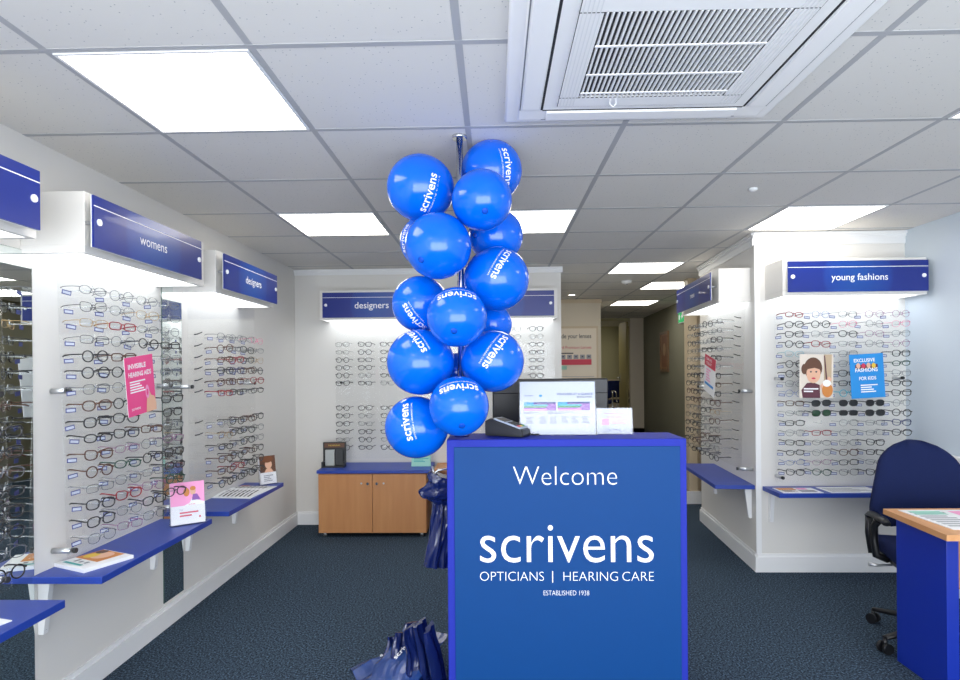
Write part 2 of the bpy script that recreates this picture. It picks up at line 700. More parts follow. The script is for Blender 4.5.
for cx, cy, lb in ((-0.995, 2.0, 'large bright square ceiling light at upper left, nearest the womens display'),
                   (-0.995, 3.8, 'square ceiling light between the left wall and the balloons, second from front'),
                   (0.205, 3.8, 'square ceiling light partly hidden behind the top balloons on the pole'),
                   (2.005, 3.8, 'square ceiling light just in front of the young fashions wall'),
                   (1.405, 5.6, 'square ceiling light at the mouth of the corridor, left of the mens canopy'),
                   (2.005, 6.8, 'square corridor ceiling light partly behind the mens canopy'),
                   (2.005, 8.6, 'farthest small square ceiling light down the corridor'),
                   (2.005, 2.0, 'square ceiling light cut by the right edge, right of the air conditioner'),
                   (1.85, 12.4, 'added unseen ceiling light brightening the little room beyond the far doorway'),  # added out of sight to brighten the far room
                   (-0.995, 0.2, 'added unseen fill light panel overhead near the shop window'),  # added overhead, out of view, as extra illumination
                   (1.405, -0.4, 'added unseen fill light panel by the shop window to the right')):  # added behind the camera, out of view, to light the shop
    light_panel(cx, cy, lb)

# air-conditioning cassette
ac = thing('air_conditioner', 'white square air conditioner cassette with slatted grille in the ceiling', 'air conditioner', (0.52, 1.735, CEIL))
M_ac = mat('white_abs_plastic', (244, 244, 244), 0.5)
M_acd = mat('dark_grille_gap', (40, 41, 45), 0.8)
b = MB()
S = 0.475
b.box(-S, S, -S, S, -0.022, 0.0, M_ac, bev=0.008)
b.box(-S + .045, S - .045, -S + .045, S - .045, -0.034, -0.02, M_ac, bev=0.006)
b.build('body', ac)
for k in range(4):
    f = MB()
    f.M = Matrix.Rotation(k * PI / 2, 4, 'Z')
    f.box(-0.33, 0.33, -0.418, -0.355, -0.041, -0.033, M_ac, bev=0.003)
    f.box(-0.345, 0.345, -0.352, -0.344, -0.0345, -0.0335, M_acd)
    f.box(-0.345, 0.345, -0.4255, -0.4215, -0.0345, -0.0335, mat('grille_shadow_gap', (120, 122, 128), 0.8))
    f.build('air_flap', ac)
g = MB()
G = 0.235
g.box(-G, G, -G, G, -0.036, -0.033, M_acd)
for i in range(32):
    x = -G + (i + .5) * 2 * G / 32
    g.box(x - .0026, x + .0026, -G, G, -0.045, -0.036, M_ac)
for yy in (-0.08, 0.08, 0.2):
    g.box(-G, G, yy - .004, yy + .004, -0.047, -0.0445, M_ac)
G2 = 0.30
for q in ((-G2, G2, -G2, -G), (-G2, G2, G, G2), (-G2, -G, -G, G), (G, G2, -G, G)):
    g.box(q[0], q[1], q[2], q[3], -0.044, -0.033, M_ac, bev=.002)
for i in range(5):
    for sx in (-1, 1):
        x = sx * (G + .012 + i * .011)
        g.box(x - .0015, x + .0015, -G2 + .01, G2 - .01, -0.0455, -0.0435, M_trim)
g.build('intake_grille', ac)
l = MB()
l.tube([(-.13, .25, -.044), (-.13, .25, -.06), (-.12, .25, -.07), (-.11, .25, -.06), (-.11, .25, -.044)], .002, M_trim, 6)
l.build('grille_latch', ac)
l = MB()
l.box(.32, .37, .437, .441, -.0235, -.0215, M_greyd)
l.build('badge', ac)

t = thing('smoke_detector', 'round white detector on the corridor ceiling below the lights', 'smoke detector', (1.42, 6.4, CEIL))
b = MB()
b.lathe([(.055, 0), (.055, -.015), (.048, -.03), (.03, -.036), (.001, -.036)], M_trim)
b.build('housing', t)
b = MB()
b.lathe([(.012, -.036), (.012, -.042), (.001, -.042)], M_grey, seg=12)
b.build('sensor', t)
t = thing('downlight', 'small round recessed spotlight in ceiling beside the beige poster wall', 'ceiling light', (0.985, 7.55, CEIL))
b = MB()
b.lathe([(.055, 0), (.055, -.008), (.045, -.01), (.045, -.002)], M_trim)
b.build('bezel', t)
b = MB()
b.lathe([(.042, -.003), (.04, -.006), (.001, -.006)], M_spot)
b.build('lamp', t)
b = MB()
b.lathe([(.022, 0), (.022, -.008), (.012, -.016), (.001, -.016)], M_trim, seg=16)
tag(b.build('ceiling_sensor', loc=(1.36, 3.15, CEIL)), 'tiny white disc sensor on ceiling tile above the mens canopy', 'sensor')


# ================================================================== SPECTACLES
def outline(kind):
    pts = []
    N = 22
    for i in range(N):
        t = 2 * PI * i / N
        c, s_ = math.cos(t), math.sin(t)
        sg = lambda v, p: math.copysign(abs(v) ** p, v)
        if kind == 'rectangular':
            x, z = .0265 * sg(c, .55), .0165 * sg(s_, .6)
        elif kind == 'round':
            x, z = .0235 * c, .0225 * s_
        elif kind == 'pantos':
            x, z = .0255 * sg(c, .8), .0205 * sg(s_, .85)
            if z < 0:
                x *= 1 - .12 * (z / .0205) ** 2 * 1.5
        elif kind == 'oval':
            x, z = .026 * sg(c, .9), .0165 * sg(s_, .9)
        elif kind == 'cat-eye':
            x, z = .0265 * sg(c, .75), .019 * sg(s_, .75)
            if z > 0:
                z += .006 * max(0, x / .0265)
            else:
                x *= 1 - .15 * (z / .019) ** 2
        else:
            x, z = .0265 * sg(c, .7), .020 * sg(s_, .75)
            if z < 0:
                x *= 1 - .1 * (z / .02) ** 2
        pts.append((x, z))
    return pts


M_any = mat('frame_black', (20, 20, 24), 0.3, coat=.3)


def spec_meshes(kind, r):
    o = outline(kind)
    f = MB()
    for sx in (-1, 1):
        f.tube([(sx * (.0335 + x), 0, z) for x, z in o], r, M_any, 6, closed=True)
        f.tube([(sx * .0575, 0, .008), (sx * .064, .001, .0085), (sx * .0665, .006, .0085)], r * 1.15, M_any, 6)
    f.tube([(-.0095, 0, .004), (-.005, -.001, .0075), (0, -.0015, .0085), (.005, -.001, .0075), (.0095, 0, .004)], r * 1.1, M_any, 6)
    for sx in (-1, 1):
        f.tube([(sx * .010, .001, .0), (sx * .0085, .006, -.005), (sx * .0075, .007, -.011)], .0012, M_any, 5)
    ls = []
    for sx in (-1, 1):
        l = MB()
        vs0 = [l.v((sx * (.0335 + x * .97), -.0006 - .0018 * (1 - (x * x + z * z) / .0009), z * .97)) for x, z in o]
        c0 = l.v((sx * .0335, -.003, 0))
        for i in range(len(o)):
            l.face([vs0[i], vs0[(i + 1) % len(o)], c0], M_lens, True)
        ls.append(l.mesh('lens'))
    ts = []
    for sx in (-1, 1):
        q = MB()
        q.tube([(sx * .0665, .006, .0085), (sx * .0675, .03, .009), (sx * .0675, .062, .009), (sx * .067, .082, .008), (sx * .066, .096, .003)],
               [r * .85, r * .85, r * .85, r * 1.0, r * .9], M_any, 6, flat=1.4)
        ts.append(q.mesh('temple'))
    return f.mesh('front_frame'), ls, ts


KINDS = ['rectangular', 'round', 'pantos', 'oval', 'cat-eye', 'square']
SPEC = {}
for kd in KINDS:
    for nm, r in (('thin', .0013), ('bold', .0026)):
        SPEC[kd, nm] = spec_meshes(kd, r)
TAGM = None
b = MB()
b.box(-.020, .020, -.0006, .0006, -.009, .009, M_tagb)
b.box(-.0165, .0165, -.0011, -.0005, -.0052, .0052, M_card)
TAGM = b.mesh('price_tag')
b = MB()
b.tube([(0, .0, -.004), (0, -.102, -.004)], .0026, M_peg, 6)
b.tube([(0, -.099, -.004), (0, -.101, .016)], .0022, M_peg, 6)
PEGM = b.mesh('holder_peg')
b = MB()
b.tube([(0, 0, 0), (0, -.02, .003), (.004, -.045, .014)], [.004, .0035, .003], M_black, 6)
HOOKM = b.mesh('hook')

FR = {'k': ('black', 'bold', (20, 20, 24), 0.3, 0), 's': ('silvery', 'thin', (92, 95, 102), 0.3, .3), 'g': ('golden', 'thin', (176, 146, 100), 0.3, .6),
      't': ('brown', 'bold', (78, 44, 26), 0.3, 0), 'r': ('dark red', 'bold', (140, 28, 38), 0.3, 0), 'p': ('purple', 'thin', (128, 60, 116), 0.35, 0),
      'P': ('pink', 'thin', (216, 96, 140), 0.35, 0), 'b': ('blue', 'thin', (44, 84, 158), 0.35, 0), 'B': ('dark blue', 'bold', (34, 46, 98), 0.35, 0),
      'n': ('dark green', 'bold', (16, 66, 52), 0.3, 0), 'c': ('clear', 'bold', (176, 200, 206), 0.25, 0), 'q': ('turquoise', 'bold', (70, 170, 190), 0.3, 0),
      'd': ('thin dark', 'thin', (40, 40, 46), 0.3, .2), 'K': ('black', 'bold', (16, 17, 20), 0.3, 0), 'G': ('green lensed', 'bold', (18, 30, 24), 0.3, 0)}
FM = {k: mat('frame_' + v[0].replace(' ', '_'), v[2], v[3], metal=v[4], coat=.2) for k, v in FR.items()}
M_glens = mat('green_sunglass_lens', (30, 66, 44), 0.1, coat=.3)
ORD = ['top', 'second', 'third', 'fourth', 'fifth', 'sixth', 'seventh', 'eighth', 'ninth', 'tenth', 'eleventh', 'twelfth', 'thirteenth',
       'fourteenth', 'fifteenth', 'sixteenth', 'seventeenth']
rng = random.Random(11)
N_SPEC = [0]
LENS_COUNT = 0


def put(name, me, par, m=None, loc=None, rot=None):
    o = bpy.data.objects.new(name, me)
    C.objects.link(o)
    o.parent = par
    if m is not None:
        o.material_slots[0].link = 'OBJECT'
        o.material_slots[0].material = m
    if loc:
        o.location = loc
    if rot:
        o.rotation_euler = rot
    return o


def spectacles(WM, rz, x, y, z, code, label, group, kind=None, tag_on=True, tilt=3.0, face=0):
    """front at local (x, y, z); y is the front's distance in front of the wall frame"""
    N_SPEC[0] += 1
    cname, wt = FR[code][0], FR[code][1]
    kd = kind or rng.choice(KINDS)
    if code in 'KG':
        kd = rng.choice(['square', 'rectangular'])
    p = WM @ Vector((x, y, z))
    t = bpy.data.objects.new('sunglasses' if code in 'KG' else 'spectacles', None)
    t.empty_display_size = .03
    C.objects.link(t)
    t.location = p
    t.rotation_euler = (R(rng.uniform(-3, 3)), R(rng.uniform(-tilt, tilt)), rz + R(face + rng.uniform(-5, 5)))
    tag(t, label, 'sunglasses' if code in 'KG' else 'glasses', group)
    fr, ls, ts = SPEC[kd, wt]
    m = FM[code]
    put('front_frame', fr, t, m)
    lm = M_slens if code == 'K' else (M_glens if code == 'G' else M_lens)
    for l in ls:
        put('lens', l, t, lm)
    for q in ts:
        put('temple', q, t, m)
    if tag_on:
        put('price_tag', TAGM, t, None, (-.062 + rng.uniform(-.012, .012), .064, -.016), (0, R(rng.uniform(-8, 8)), 0))
    return t


def wall_frame(origin, rz):
    return Matrix.Translation(origin) @ Matrix.Rotation(rz, 4, 'Z')


WL = (wall_frame((-1.84, 0, 0), PI / 2), PI / 2)                 # left wall: local x = world Y
WBK = (wall_frame((0, 5.47, 0), 0), 0.0)                          # back wall: local x = world X
WY = (wall_frame((0, 4.185, 0), 0), 0.0)                          # young fashions wall
RZM = math.atan2(CA.y - CB.y, CA.x - CB.x)
WM_ = (wall_frame((CA.x, CA.y, 0), RZM), RZM)                     # mens wall: local x runs towards the camera


# ------------------------------------------------------------------ display unit pieces
def canopy(W, x0, x1, depth, z0, z1, label, text=None, tx=None, tw=.3, th=None, px0=.03, px1=.045, pdep=.05):
    WM, rz = W
    t = thing('display_canopy', label, 'display canopy', WM @ Vector((x0, 0, 0)), (0, 0, rz), 'lit white canopies over the display panels')
    L = x1 - x0
    b = MB()
    b.box(0, L, -depth, 0, z0 + .03, z1, M_white, bev=.003)
    for q in ((0, L, -depth, -depth + .02), (0, .02, -depth + .02, 0), (L - .02, L, -depth + .02, 0)):
        b.box(q[0], q[1], q[2], q[3], z0, z0 + .031, M_white)
    b.build('body', t)
    s = MB()
    s.box(.025, L - .025, -depth + .025, -.004, z0 + .018, z0 + .031, M_strip)
    s.build('light_diffuser', t)
    pz0, pz1 = z0 + .018, z1 - .022
    cx, cz = (px0 + L - px1) / 2, (pz0 + pz1) / 2
    hw, hz = (L - px1 - px0) / 2, (pz1 - pz0) / 2
    p = MB()
    p.box(-hw, hw, -.004, .004, -hz, hz, M_plate)
    p.box(-hw - .002, hw + .002, .0035, .0065, -hz - .002, hz + .002, M_trim)
    p.box(-hw + .001, hw - .001, -.0046, -.0038, hz * .60 - .0018, hz * .60 + .0018, M_txt)
    p = p.build('sign_plate', t, (cx, -depth - pdep + .004, cz))
    if text:
        q = MB()
        add_text(q, text, (tx - x0 - cx) if tx is not None else 0, -.012, tw, M_txt, -.0052, th, bold=.004)
        q.build('lettering', p)
    for sx in (-1, 1):
        q = MB()
        X = sx * (hw - .03)
        q.cyl((X, .004, .0), (X, pdep - .004, .0), .008, M_bolt, 12)
        q.cyl((X, -.010, .0), (X, -.0042, .0), .013, M_txt, 16)
        q.build('fixing_bolt', p)
    return t


def panel(W, x0, x1, off, z0, z1, label, so=(.68, 1.343), inset=.05, lean=0.0):
    WM, rz = W
    t = thing('eyewear_display', label, 'eyewear display', WM @ Vector((x0, -lean * .68, 0)), (-lean, 0, rz), 'clear acrylic display panels')
    L = x1 - x0
    b = MB()
    b.box(0, L, -off, -off + .006, z0, z1, M_sheet)
    b.build('acrylic_sheet', t)
    for xx in (inset, L - inset):
        for z in so:
            q = MB()
            q.cyl((xx, -.002 - lean * (z - .68), z), (xx, -off + .0065, z), .012, M_bolt, 14)
            q.cyl((xx, -off - .001, z), (xx, -off - .012, z), .011, M_dark, 14)
            q.build('standoff', t)
    t['off'] = off
    return t


def shelf(W, x0, x1, depth, ztop, label, brackets, th=.028):
    WM, rz = W
    t = thing('wall_shelf', label, 'shelf', WM @ Vector((x0, 0, 0)), (0, 0, rz), 'blue shelves under the display panels')
    b = MB()
    b.box(0, x1 - x0, -depth, 0, ztop - th, ztop, M_shelf, bev=.002)
    b.build('shelf_board', t)
    for bx in brackets:
        q = MB()
        zt = ztop - th
        q.prism([(-.002, zt), (-.09, zt), (-.09, zt - .005), (-.05, zt - .010), (-.024, zt - .215), (-.002, zt - .215)], bx - x0 - .013, bx - x0 + .013, M_trim, axis='x')
        q.box(bx - x0 - .004, bx - x0 + .004, -.026, -.02, zt - .2, zt - .19, M_dark)
        q.build('bracket', t)
    return t


def mirror(W, x0, x1, z0, z1, label):
    WM, rz = W
    t = thing('wall_mirror', label, 'mirror', WM @ Vector((x0, 0, 0)), (0, 0, rz), 'narrow wall mirrors between the panels')
    b = MB()
    b.box(0, x1 - x0, -.006, -.0008, z0, z1, M_edge)
    b.poly([(0.001, -.0063, z0 + .001), (x1 - x0 - .001, -.0063, z0 + .001), (x1 - x0 - .001, -.0063, z1 - .001), (0.001, -.0063, z1 - .001)], M_mirror)
    b.build('glass', t)


def fill(W, pan, x0, off, xs, zs, grid, where, group, skip=(), ncol=None, tag_on=True, tilt=3, first_row=0, colnames=None, face=0, lean=0.0, fd=.1035):
    WM, rz = W
    nc = len(xs)
    names = colnames or [['leftmost column'], ['left column', 'right column'], ['left column', 'middle column', 'right column'],
                         ['first column from left', 'second column from left', 'third column from left', 'fourth column from left'],
                         ['first column from left', 'second column from left', 'middle column', 'fourth column from left', 'last column on right']][nc - 1]
    for r, z in enumerate(zs):
        for c, x in enumerate(xs):
            k = grid[r][c]
            ly = lean * (z - .68)
            # the clear peg stays with the panel even where nothing hangs on it
            if k != '-':
                put('holder_peg', PEGM, pan, None, (x - x0, -off, z)).scale = (1, fd / .1035, 1)
            if k in '-.':
                continue
            what = {'K': 'black sunglasses', 'G': 'green-lensed sunglasses'}.get(k, FR[k][0] + '-framed spectacles' if k != 'd' else 'thin dark spectacles')
            rn = ORD[r + first_row] + ' row'
            spectacles(WM, rz, x, -off - fd + ly, z, k, '%s, %s down, %s, %s' % (what, rn, names[c], where) if ORD[r + first_row] != 'top'
                       else '%s, top row, %s, %s' % (what, names[c], where), group, tag_on=tag_on, tilt=tilt, face=face)


# ---- womens unit (left wall)
canopy(WL, 2.275, 3.225, .255, 1.885, 2.125, 'white lit canopy with blue sign reading womens on left wall', 'womens', 2.66, .215, px0=-.02, px1=.125)
P_w = panel(WL, 2.40, 3.24, .09, .655, 1.884, 'clear acrylic panel of womens spectacles on left wall', so=(.68, 1.343), inset=.03, lean=.03)
shelf(WL, 2.315, 3.235, .285, .612, 'blue wall shelf under the womens panel holding a magazine', (2.36, 3.14))
ZW = [1.757 - .0676 * i for i in range(16)]
GW = ['ssss', 'dsgs', 'grss', 'dskk', 'kt-s', 'kk-s', 'ss-s', 'tk-k', 'kk-k', 'kkts', 'tpsp', 'tnkk', 'sssk', 'krpn', 'kskk', 'sps-']
fill(WL, P_w, 2.40, .09, [2.425, 2.615, 2.81, 3.00], ZW, GW, 'womens panel', 'spectacles on the womens panel', face=-19, lean=.03, fd=.126)
mirror(WL, 3.252, 3.458, .138, 1.92, 'narrow mirror strip on left wall between womens and designers panels')
mirror(WL, 2.125, 2.325, .138, 1.90, 'narrow mirror on left wall before the womens panel at picture edge')

# ---- designers unit (left wall, farther)
canopy(WL, 3.365, 4.25, .255, 1.875, 2.115, 'white lit canopy reading designers on left wall beyond the womens canopy', 'designers', 3.78, .24, px0=-.0, px1=.06)
P_d = panel(WL, 3.355, 4.30, .10, .675, 1.874, 'clear acrylic panel of designer spectacles on left wall near corner', so=(.70, 1.333), inset=.025)
shelf(WL, 3.445, 4.345, .285, .600, 'blue wall shelf under left designers panel holding an open catalogue', (3.5, 4.13))
ZD = [1.625 - .067 * i for i in range(6)]
ZD2 = [1.111 - .0712 * i for i in range(6)]
fill(WL, P_d, 3.355, .10, [3.475 + .065, 3.665 + .03, 3.86, 4.02], ZD, ['ssdP', 'tsks', 'trkg', 'kBtk', 'ttsr', 'rksk'],
     'upper group, left wall designers panel', 'spectacles on the left designers panel', tilt=6, face=-19, fd=.126)
fill(WL, P_d, 3.355, .10, [3.475 + .065, 3.665 + .03, 3.86, 4.02], ZD2, ['sktk', 'gkks', 'ksks', 'tktk', 'trkk', 'kkkk'],
     'lower group, left wall designers panel', 'spectacles on the left designers panel', tilt=6, face=-19, fd=.126)
for z in ZD + [ZD2[0], ZD2[1]]:
    put('hook', HOOKM, P_d, None, (.065, -.10, z + .01))

# ---- nearest unit on the left wall, cut by the picture edge
canopy(WL, 1.07, 2.03, .255, 1.885, 2.125, 'nearest white canopy with plain blue sign at left picture edge', px0=.03, px1=.045)
P_n = panel(WL, 1.25, 2.115, .09, .640, 1.884, 'nearest clear acrylic panel at left picture edge', inset=.03, lean=.03)
shelf(WL, 1.2, 2.115, .285, .600, 'nearest blue wall shelf at lower left picture edge', (1.3, 2.02))
fill(WL, P_n, 1.25, .09, [1.955], [1.22 - .0676 * i for i in range(8)], ['k', 'k', 's', 'k', 'k', 'k', 's', 'k'], 'panel at left picture edge',
     'spectacles at the left picture edge', colnames=['end column'], face=-15, lean=.03, fd=.122)

# ---- back wall units
canopy(WBK, -1.535, -.54, .25, 1.865, 2.125, 'white canopy reading designers on the back wall above wooden cabinet', 'designers', -1.07, .30, px0=.03, px1=.03, pdep=.02)
canopy(WBK, -.46, .555, .25, 1.865, 2.125, 'white canopy on the back wall half hidden behind the balloons', px0=.03, px1=.03, pdep=.02)
P_b = panel(WBK, -1.44, -.56, .09, .62, 1.864, 'clear acrylic panel of spectacles behind wooden cabinet on back wall', so=(.70, 1.31))
P_b2 = panel(WBK, -.44, .545, .09, .62, 1.864, 'clear acrylic panel on back wall behind the balloons and counter', so=(.70, 1.31))
ZB = [1.650 - .069 * i for i in range(6)]
ZB2 = [1.085 - .0705 * i for i in range(6)]
fill(WBK, P_b, -1.44, .09, [-1.35, -1.15, -.95], ZB, ['dkk', 'dkk', 'kkk', 'kks', 'kdk', 'kkd'], 'upper group above cabinet on back wall',
     'spectacles on the back wall', tag_on=False, tilt=2)
fill(WBK, P_b, -1.44, .09, [-1.35, -1.15, -.95], ZB2, ['kkk', 'kdk', 'kdd', 'kkk', 'dkd', 'kkk'], 'lower group above cabinet on back wall',
     'spectacles on the back wall', tag_on=False, tilt=2)
ZB3 = [1.775 - .069 * i for i in range(7)]
fill(WBK, P_b2, -.44, .09, [.175, .374], ZB3, ['dk', 'dd', '-k', '-k', '-k', '-k', '-k'], 'back wall panel right of balloons',
     'spectacles on the back wall', tag_on=False, tilt=2)

# ---- mens unit
canopy(WM_, -1.17, -.085, .22, 1.885, 2.125, 'white lit canopy reading mens at the corridor corner', 'mens', -.60, .12, px0=.03, px1=.03)
P_m = panel(WM_, -1.20, -.02, .10, .70, 1.884, 'clear acrylic panel of mens spectacles beside the corridor', so=(.70, 1.25), inset=.05, lean=.03)
shelf(WM_, -1.0, -.03, .27, .592, 'empty blue shelf under the mens panel', (-.92, -.1))
ZM = [1.757 - .0665 * i for i in range(16)]
GM = ['kskd', 'sksd', 'kssk', 'dskd', 'sd-k', 'ks-s', 'kk-k', 'kd-t', 'tk-k', 'ktdt', 'dskg', 'dkst', 'kksd', 'kdtk', 'ktds', 'dkkk']
fill(WM_, P_m, -1.20, .10, [-.92, -.69, -.46, -.22], ZM, GM, 'mens panel', 'spectacles on the mens panel', tag_on=False, face=19, lean=.03, fd=.126)
for i, z in enumerate(ZM):
    if i % 5 != 0 or i == 0:
        put('hook', HOOKM, P_m, None, (1.12, -.10, z + .01), (0, R(-60), 0))

# ---- young fashions unit
canopy(WY, 1.885, 2.81, .25, 1.885, 2.125, 'white lit canopy reading young fashions at right', 'young fashions', 2.362, .36, px0=.02, px1=.01, pdep=.03)
P_y = panel(WY, 1.905, 2.80, .09, .635, 1.884, 'clear acrylic panel of young fashions spectacles on right wall', so=(.667, 1.339), inset=.045)
shelf(WY, 1.855, 2.83, .25, .592, 'blue wall shelf under young fashions panel behind the chair', (1.905, 2.72))
ZY = [1.765 - .0652 * i for i in range(17)]
GY_ = ['rbdpp', 'kkPsP', 'kskps', 'krdsp', 'c-s-k', 'k-s-n', 'k-k-s', 's-k-k', 'b-q-k', 'tKKKs', 'sGKKk', 'k.ssB', 'srssk', 'kdsk-', 'kstk-',
       'bpks-', 'kndk-']
fill(WY, P_y, 1.905, .09, [1.985, 2.158, 2.335, 2.508, 2.680], ZY, GY_, 'young fashions panel', 'spectacles on the young fashions panel')


# ================================================================== COUNTER, POLE AND BALLOONS
CF, CX0, CX1, CT = 2.27, -.184, .724, 1.152
t = thing('reception_counter', 'blue welcome reception counter in the middle of the shop', 'counter', ((CX0 + CX1) / 2, CF, 0))
hw = (CX1 - CX0) / 2
b = MB()
b.box(-hw, hw, 0, .23, .06, CT, M_cframe, bev=.004)
b.box(-hw + .02, hw - .02, .03, .22, 0, .07, M_black)
b.build('carcass', t)
b = MB()
b.box(-hw, -hw + .03, .23, .78, 0, .82, M_cframe)
b.box(hw - .03, hw, .23, .78, 0, .82, M_cframe)
b.build('side_panel', t)
b = MB()
b.box(-hw + .03, hw - .03, .23, .78, .72, .748, M_beech_h)
b.build('worktop', t)
b = MB()
b.box(-hw + .028, hw - .026, -.006, .002, .10, CT - .028, M_counter, bev=.0015)
fp = b.build('front_panel', t)
ox = -(CX0 + CX1) / 2
for s, cx, cz, w_, h_, bd, nm in (('Welcome', .264, 1.015, .392, .070, -.020, 'welcome_lettering'), ('scrivens', .268, .757, .655, .142, -.006, 'logo_lettering'),
                                  ('OPTICIANS', .0605, .634, .242, .034, -.020, 'strapline_lettering'), ('|', .2145, .632, .0035, .044, 0, 'divider_bar'), ('HEARING', .358, .634, .205, .034, -.020, 'hearing_lettering'), ('CARE', .5365, .634, .118, .034, -.020, 'care_lettering'), ('ESTABLISHED 1938', .266, .571, .172,  .018, -.015, 'date_lettering')):
    q = MB()
    add_text(q, s, cx + ox, cz, w_, M_txt, -.0072, h_, bold=bd)
    q.build(nm, fp)

# pole
PX, PY = -.132, 2.385
t = thing('pole', 'chrome pole from the counter to the ceiling carrying balloons', 'pole', (PX, PY, CT))
b = MB()
b.cyl((0, 0, .0), (0, 0, CEIL - CT), .0135, M_chrome, 16)
b.build('tube', t)
for nm, z0, z1 in (('ceiling_flange', CEIL - CT - .012, CEIL - CT), ('base_flange', 0, .012)):
    b = MB()
    b.cyl((0, 0, z0), (0, 0, z1), .03, M_chrome, 20)
    b.build(nm, t)


def px_pt(px, py, Y):
    """a point at depth Y seen through the photograph's pixel (960 x 680)"""
    U, V = px - 480, py - 369.3
    c, s = math.cos(.008), math.sin(.008)
    u, v = c * U - s * V, s * U + c * V
    c, s = math.cos(-.024), math.sin(-.024)
    d = Vector((c * u / 596 + s, -s * u / 596 + c, -v / 596))
    return d * (Y / d.y) + Vector((0, 0, CZ))


CAMP = Vector((0, 0, CZ))


def balloon(c, r, label, logo=None, tip=None, seed=0):
    """near-spherical latex balloon with its neck towards the pole"""
    to_pole = Vector((PX, PY, c.z - r * .25)) - c
    ax = to_pole.normalized()
    o = thing('balloon', label, 'balloon', c, group='blue balloons tied round the pole')
    b = MB()
    rot = Vector((0, 0, -1)).rotation_difference(ax).to_matrix().to_4x4()
    b.M = rot
    prof = []
    n = 28
    for i in range(n + 1):
        a = PI * i / n
        z = math.cos(a)
        rr = math.sin(a)
        if z < 0:
            z *= 1.05
        prof.append((max(rr * r, .0005), z * r))
    prof[-1] = (.006, -1.05 * r)
    prof.append((.005, -1.07 * r))
    b.lathe(prof, M_balloon, seg=40)
    b.build('skin', o)
    k = MB()
    k.M = rot
    k.lathe([(.004, -1.065 * r), (.009, -1.085 * r), (.004, -1.10 * r), (.011, -1.13 * r), (.002, -1.13 * r)], M_balloon_tip, seg=12)
    k.build('knot', o)
    if tip:
        d = tip
        q = MB()
        q.M = Vector((0, 0, 1)).rotation_difference(d).to_matrix().to_4x4()
        q.lathe([(.012, .9962 * r), (.008, r + .0006), (.003, r + .001), (.0005, r + .001)], M_balloon_tip, seg=14)
        q.build('nub', o)
    if logo:
        d, ang, wid = logo
        z = d.normalized()
        vd = (CAMP - c).normalized()
        x = Vector((0, 0, 1)).cross(z)
        x.normalize()
        y = z.cross(x)
        x2 = x * math.cos(ang) + y * math.sin(ang)
        y2 = -x * math.sin(ang) + y * math.cos(ang)
        q = MB()

        def wrap(s, w_, h_, dy, bold):
            me, x0, x1, y0, y1 = text_mesh(s, bold)
            pts = []
            for v in me.vertices:
                a = (v.co.x - (x0 + x1) / 2) / (x1 - x0) * w_
                e = (v.co.y - (y0 + y1) / 2) / (y1 - y0) * h_ + dy
                g = math.hypot(a, e) / r
                dirv = (x2 * a + y2 * e)
                if dirv.length > 1e-9:
                    dirv.normalize()
                p = z * math.cos(g) + dirv * math.sin(g)
                pts.append(q.v(p * (r + .0012)))
            # balloon skin stretches a little past the neck side
            for p in me.polygons:
                q.face([pts[i] for i in p.vertices], M_txt)
        wrap('scrivens', wid, wid * .215, 0, .012)
        wrap('OPTICIANS | HEARING CARE', wid * .98, wid * .05, -wid * .19, 0)
        q.build('printed_logo', o)
    return o


def sph_dir(c, r, px, py):
    """direction on the balloon's surface that is seen at a pixel of the photograph"""
    d = (px_pt(px, py, c.y) - CAMP).normalized()
    oc = CAMP - c
    bq = oc.dot(d)
    disc = bq * bq - (oc.dot(oc) - r * r)
    tt = -bq - math.sqrt(max(disc, 0))
    return (CAMP + d * tt - c).normalized()


BAL = [  # px, py, radius px, depth, label, logo (px, py, angle), nub
    (420, 188, 33, 2.36, 'blue balloon at upper left of the pole with logo reading upward', (429, 193, 78, .155), None),
    (492, 171, 30, 2.47, 'topmost blue balloon, right of the pole under the ceiling', (509, 166, -80, .15), None),
    (482, 200, 30, 2.24, 'plain front blue balloon below the topmost one, no logo showing', None, (485, 211)),
    (438, 246, 33, 2.24, 'large front blue balloon below the upper left one, left of pole', (467, 267, 62, .12), (421, 260)),
    (496, 236, 27, 2.54, 'blue balloon tucked behind at right, in front of ceiling light', None, None),
    (427, 242, 27, 2.53, 'blue balloon mostly hidden behind the large front one at left', (403, 238, 78, .12), None),
    (497, 279, 32, 2.38, 'blue balloon at right middle with logo reading downward at its top', (503, 262, -122, .15), None),
    (420, 304, 28, 2.44, 'blue balloon at left middle, half behind the front centre one', (413, 319, 120, .14), None),
    (457, 317, 30, 2.21, 'front centre blue balloon with upside down logo, middle of the column', (457, 294, 181, .15), (454, 331)),
    (492, 324, 20, 2.56, 'small blue balloon peeping out behind at right middle', None, None),
    (420, 362, 33, 2.35, 'blue balloon at lower left, above the lowest one', (414, 338, 128, .15), None),
    (493, 361, 31, 2.36, 'blue balloon at lower right above the counter with large logo', (497, 350, -126, .165), None),
    (459, 406, 30, 2.20, 'front blue balloon resting above the counter edge with upside down logo', (459, 387, 186, .15), (462, 426)),
    (416, 427, 31, 2.36, 'lowest blue balloon, hanging left of the counter top', (405, 421, 103, .155), None),
    (456, 372, 19, 2.52, 'blue balloon hidden at the back of the lower part of the column', None, None)]
for (px, py, rp, Yd, lb, lg, tp) in BAL:
    c = px_pt(px, py, Yd)
    r = rp * Yd / 596
    logo = None
    if lg:
        logo = (sph_dir(c, r, lg[0], lg[1]), R(lg[2]), lg[3])
    balloon(c, r, lb, logo, sph_dir(c, r, tp[0], tp[1]) if tp else None)

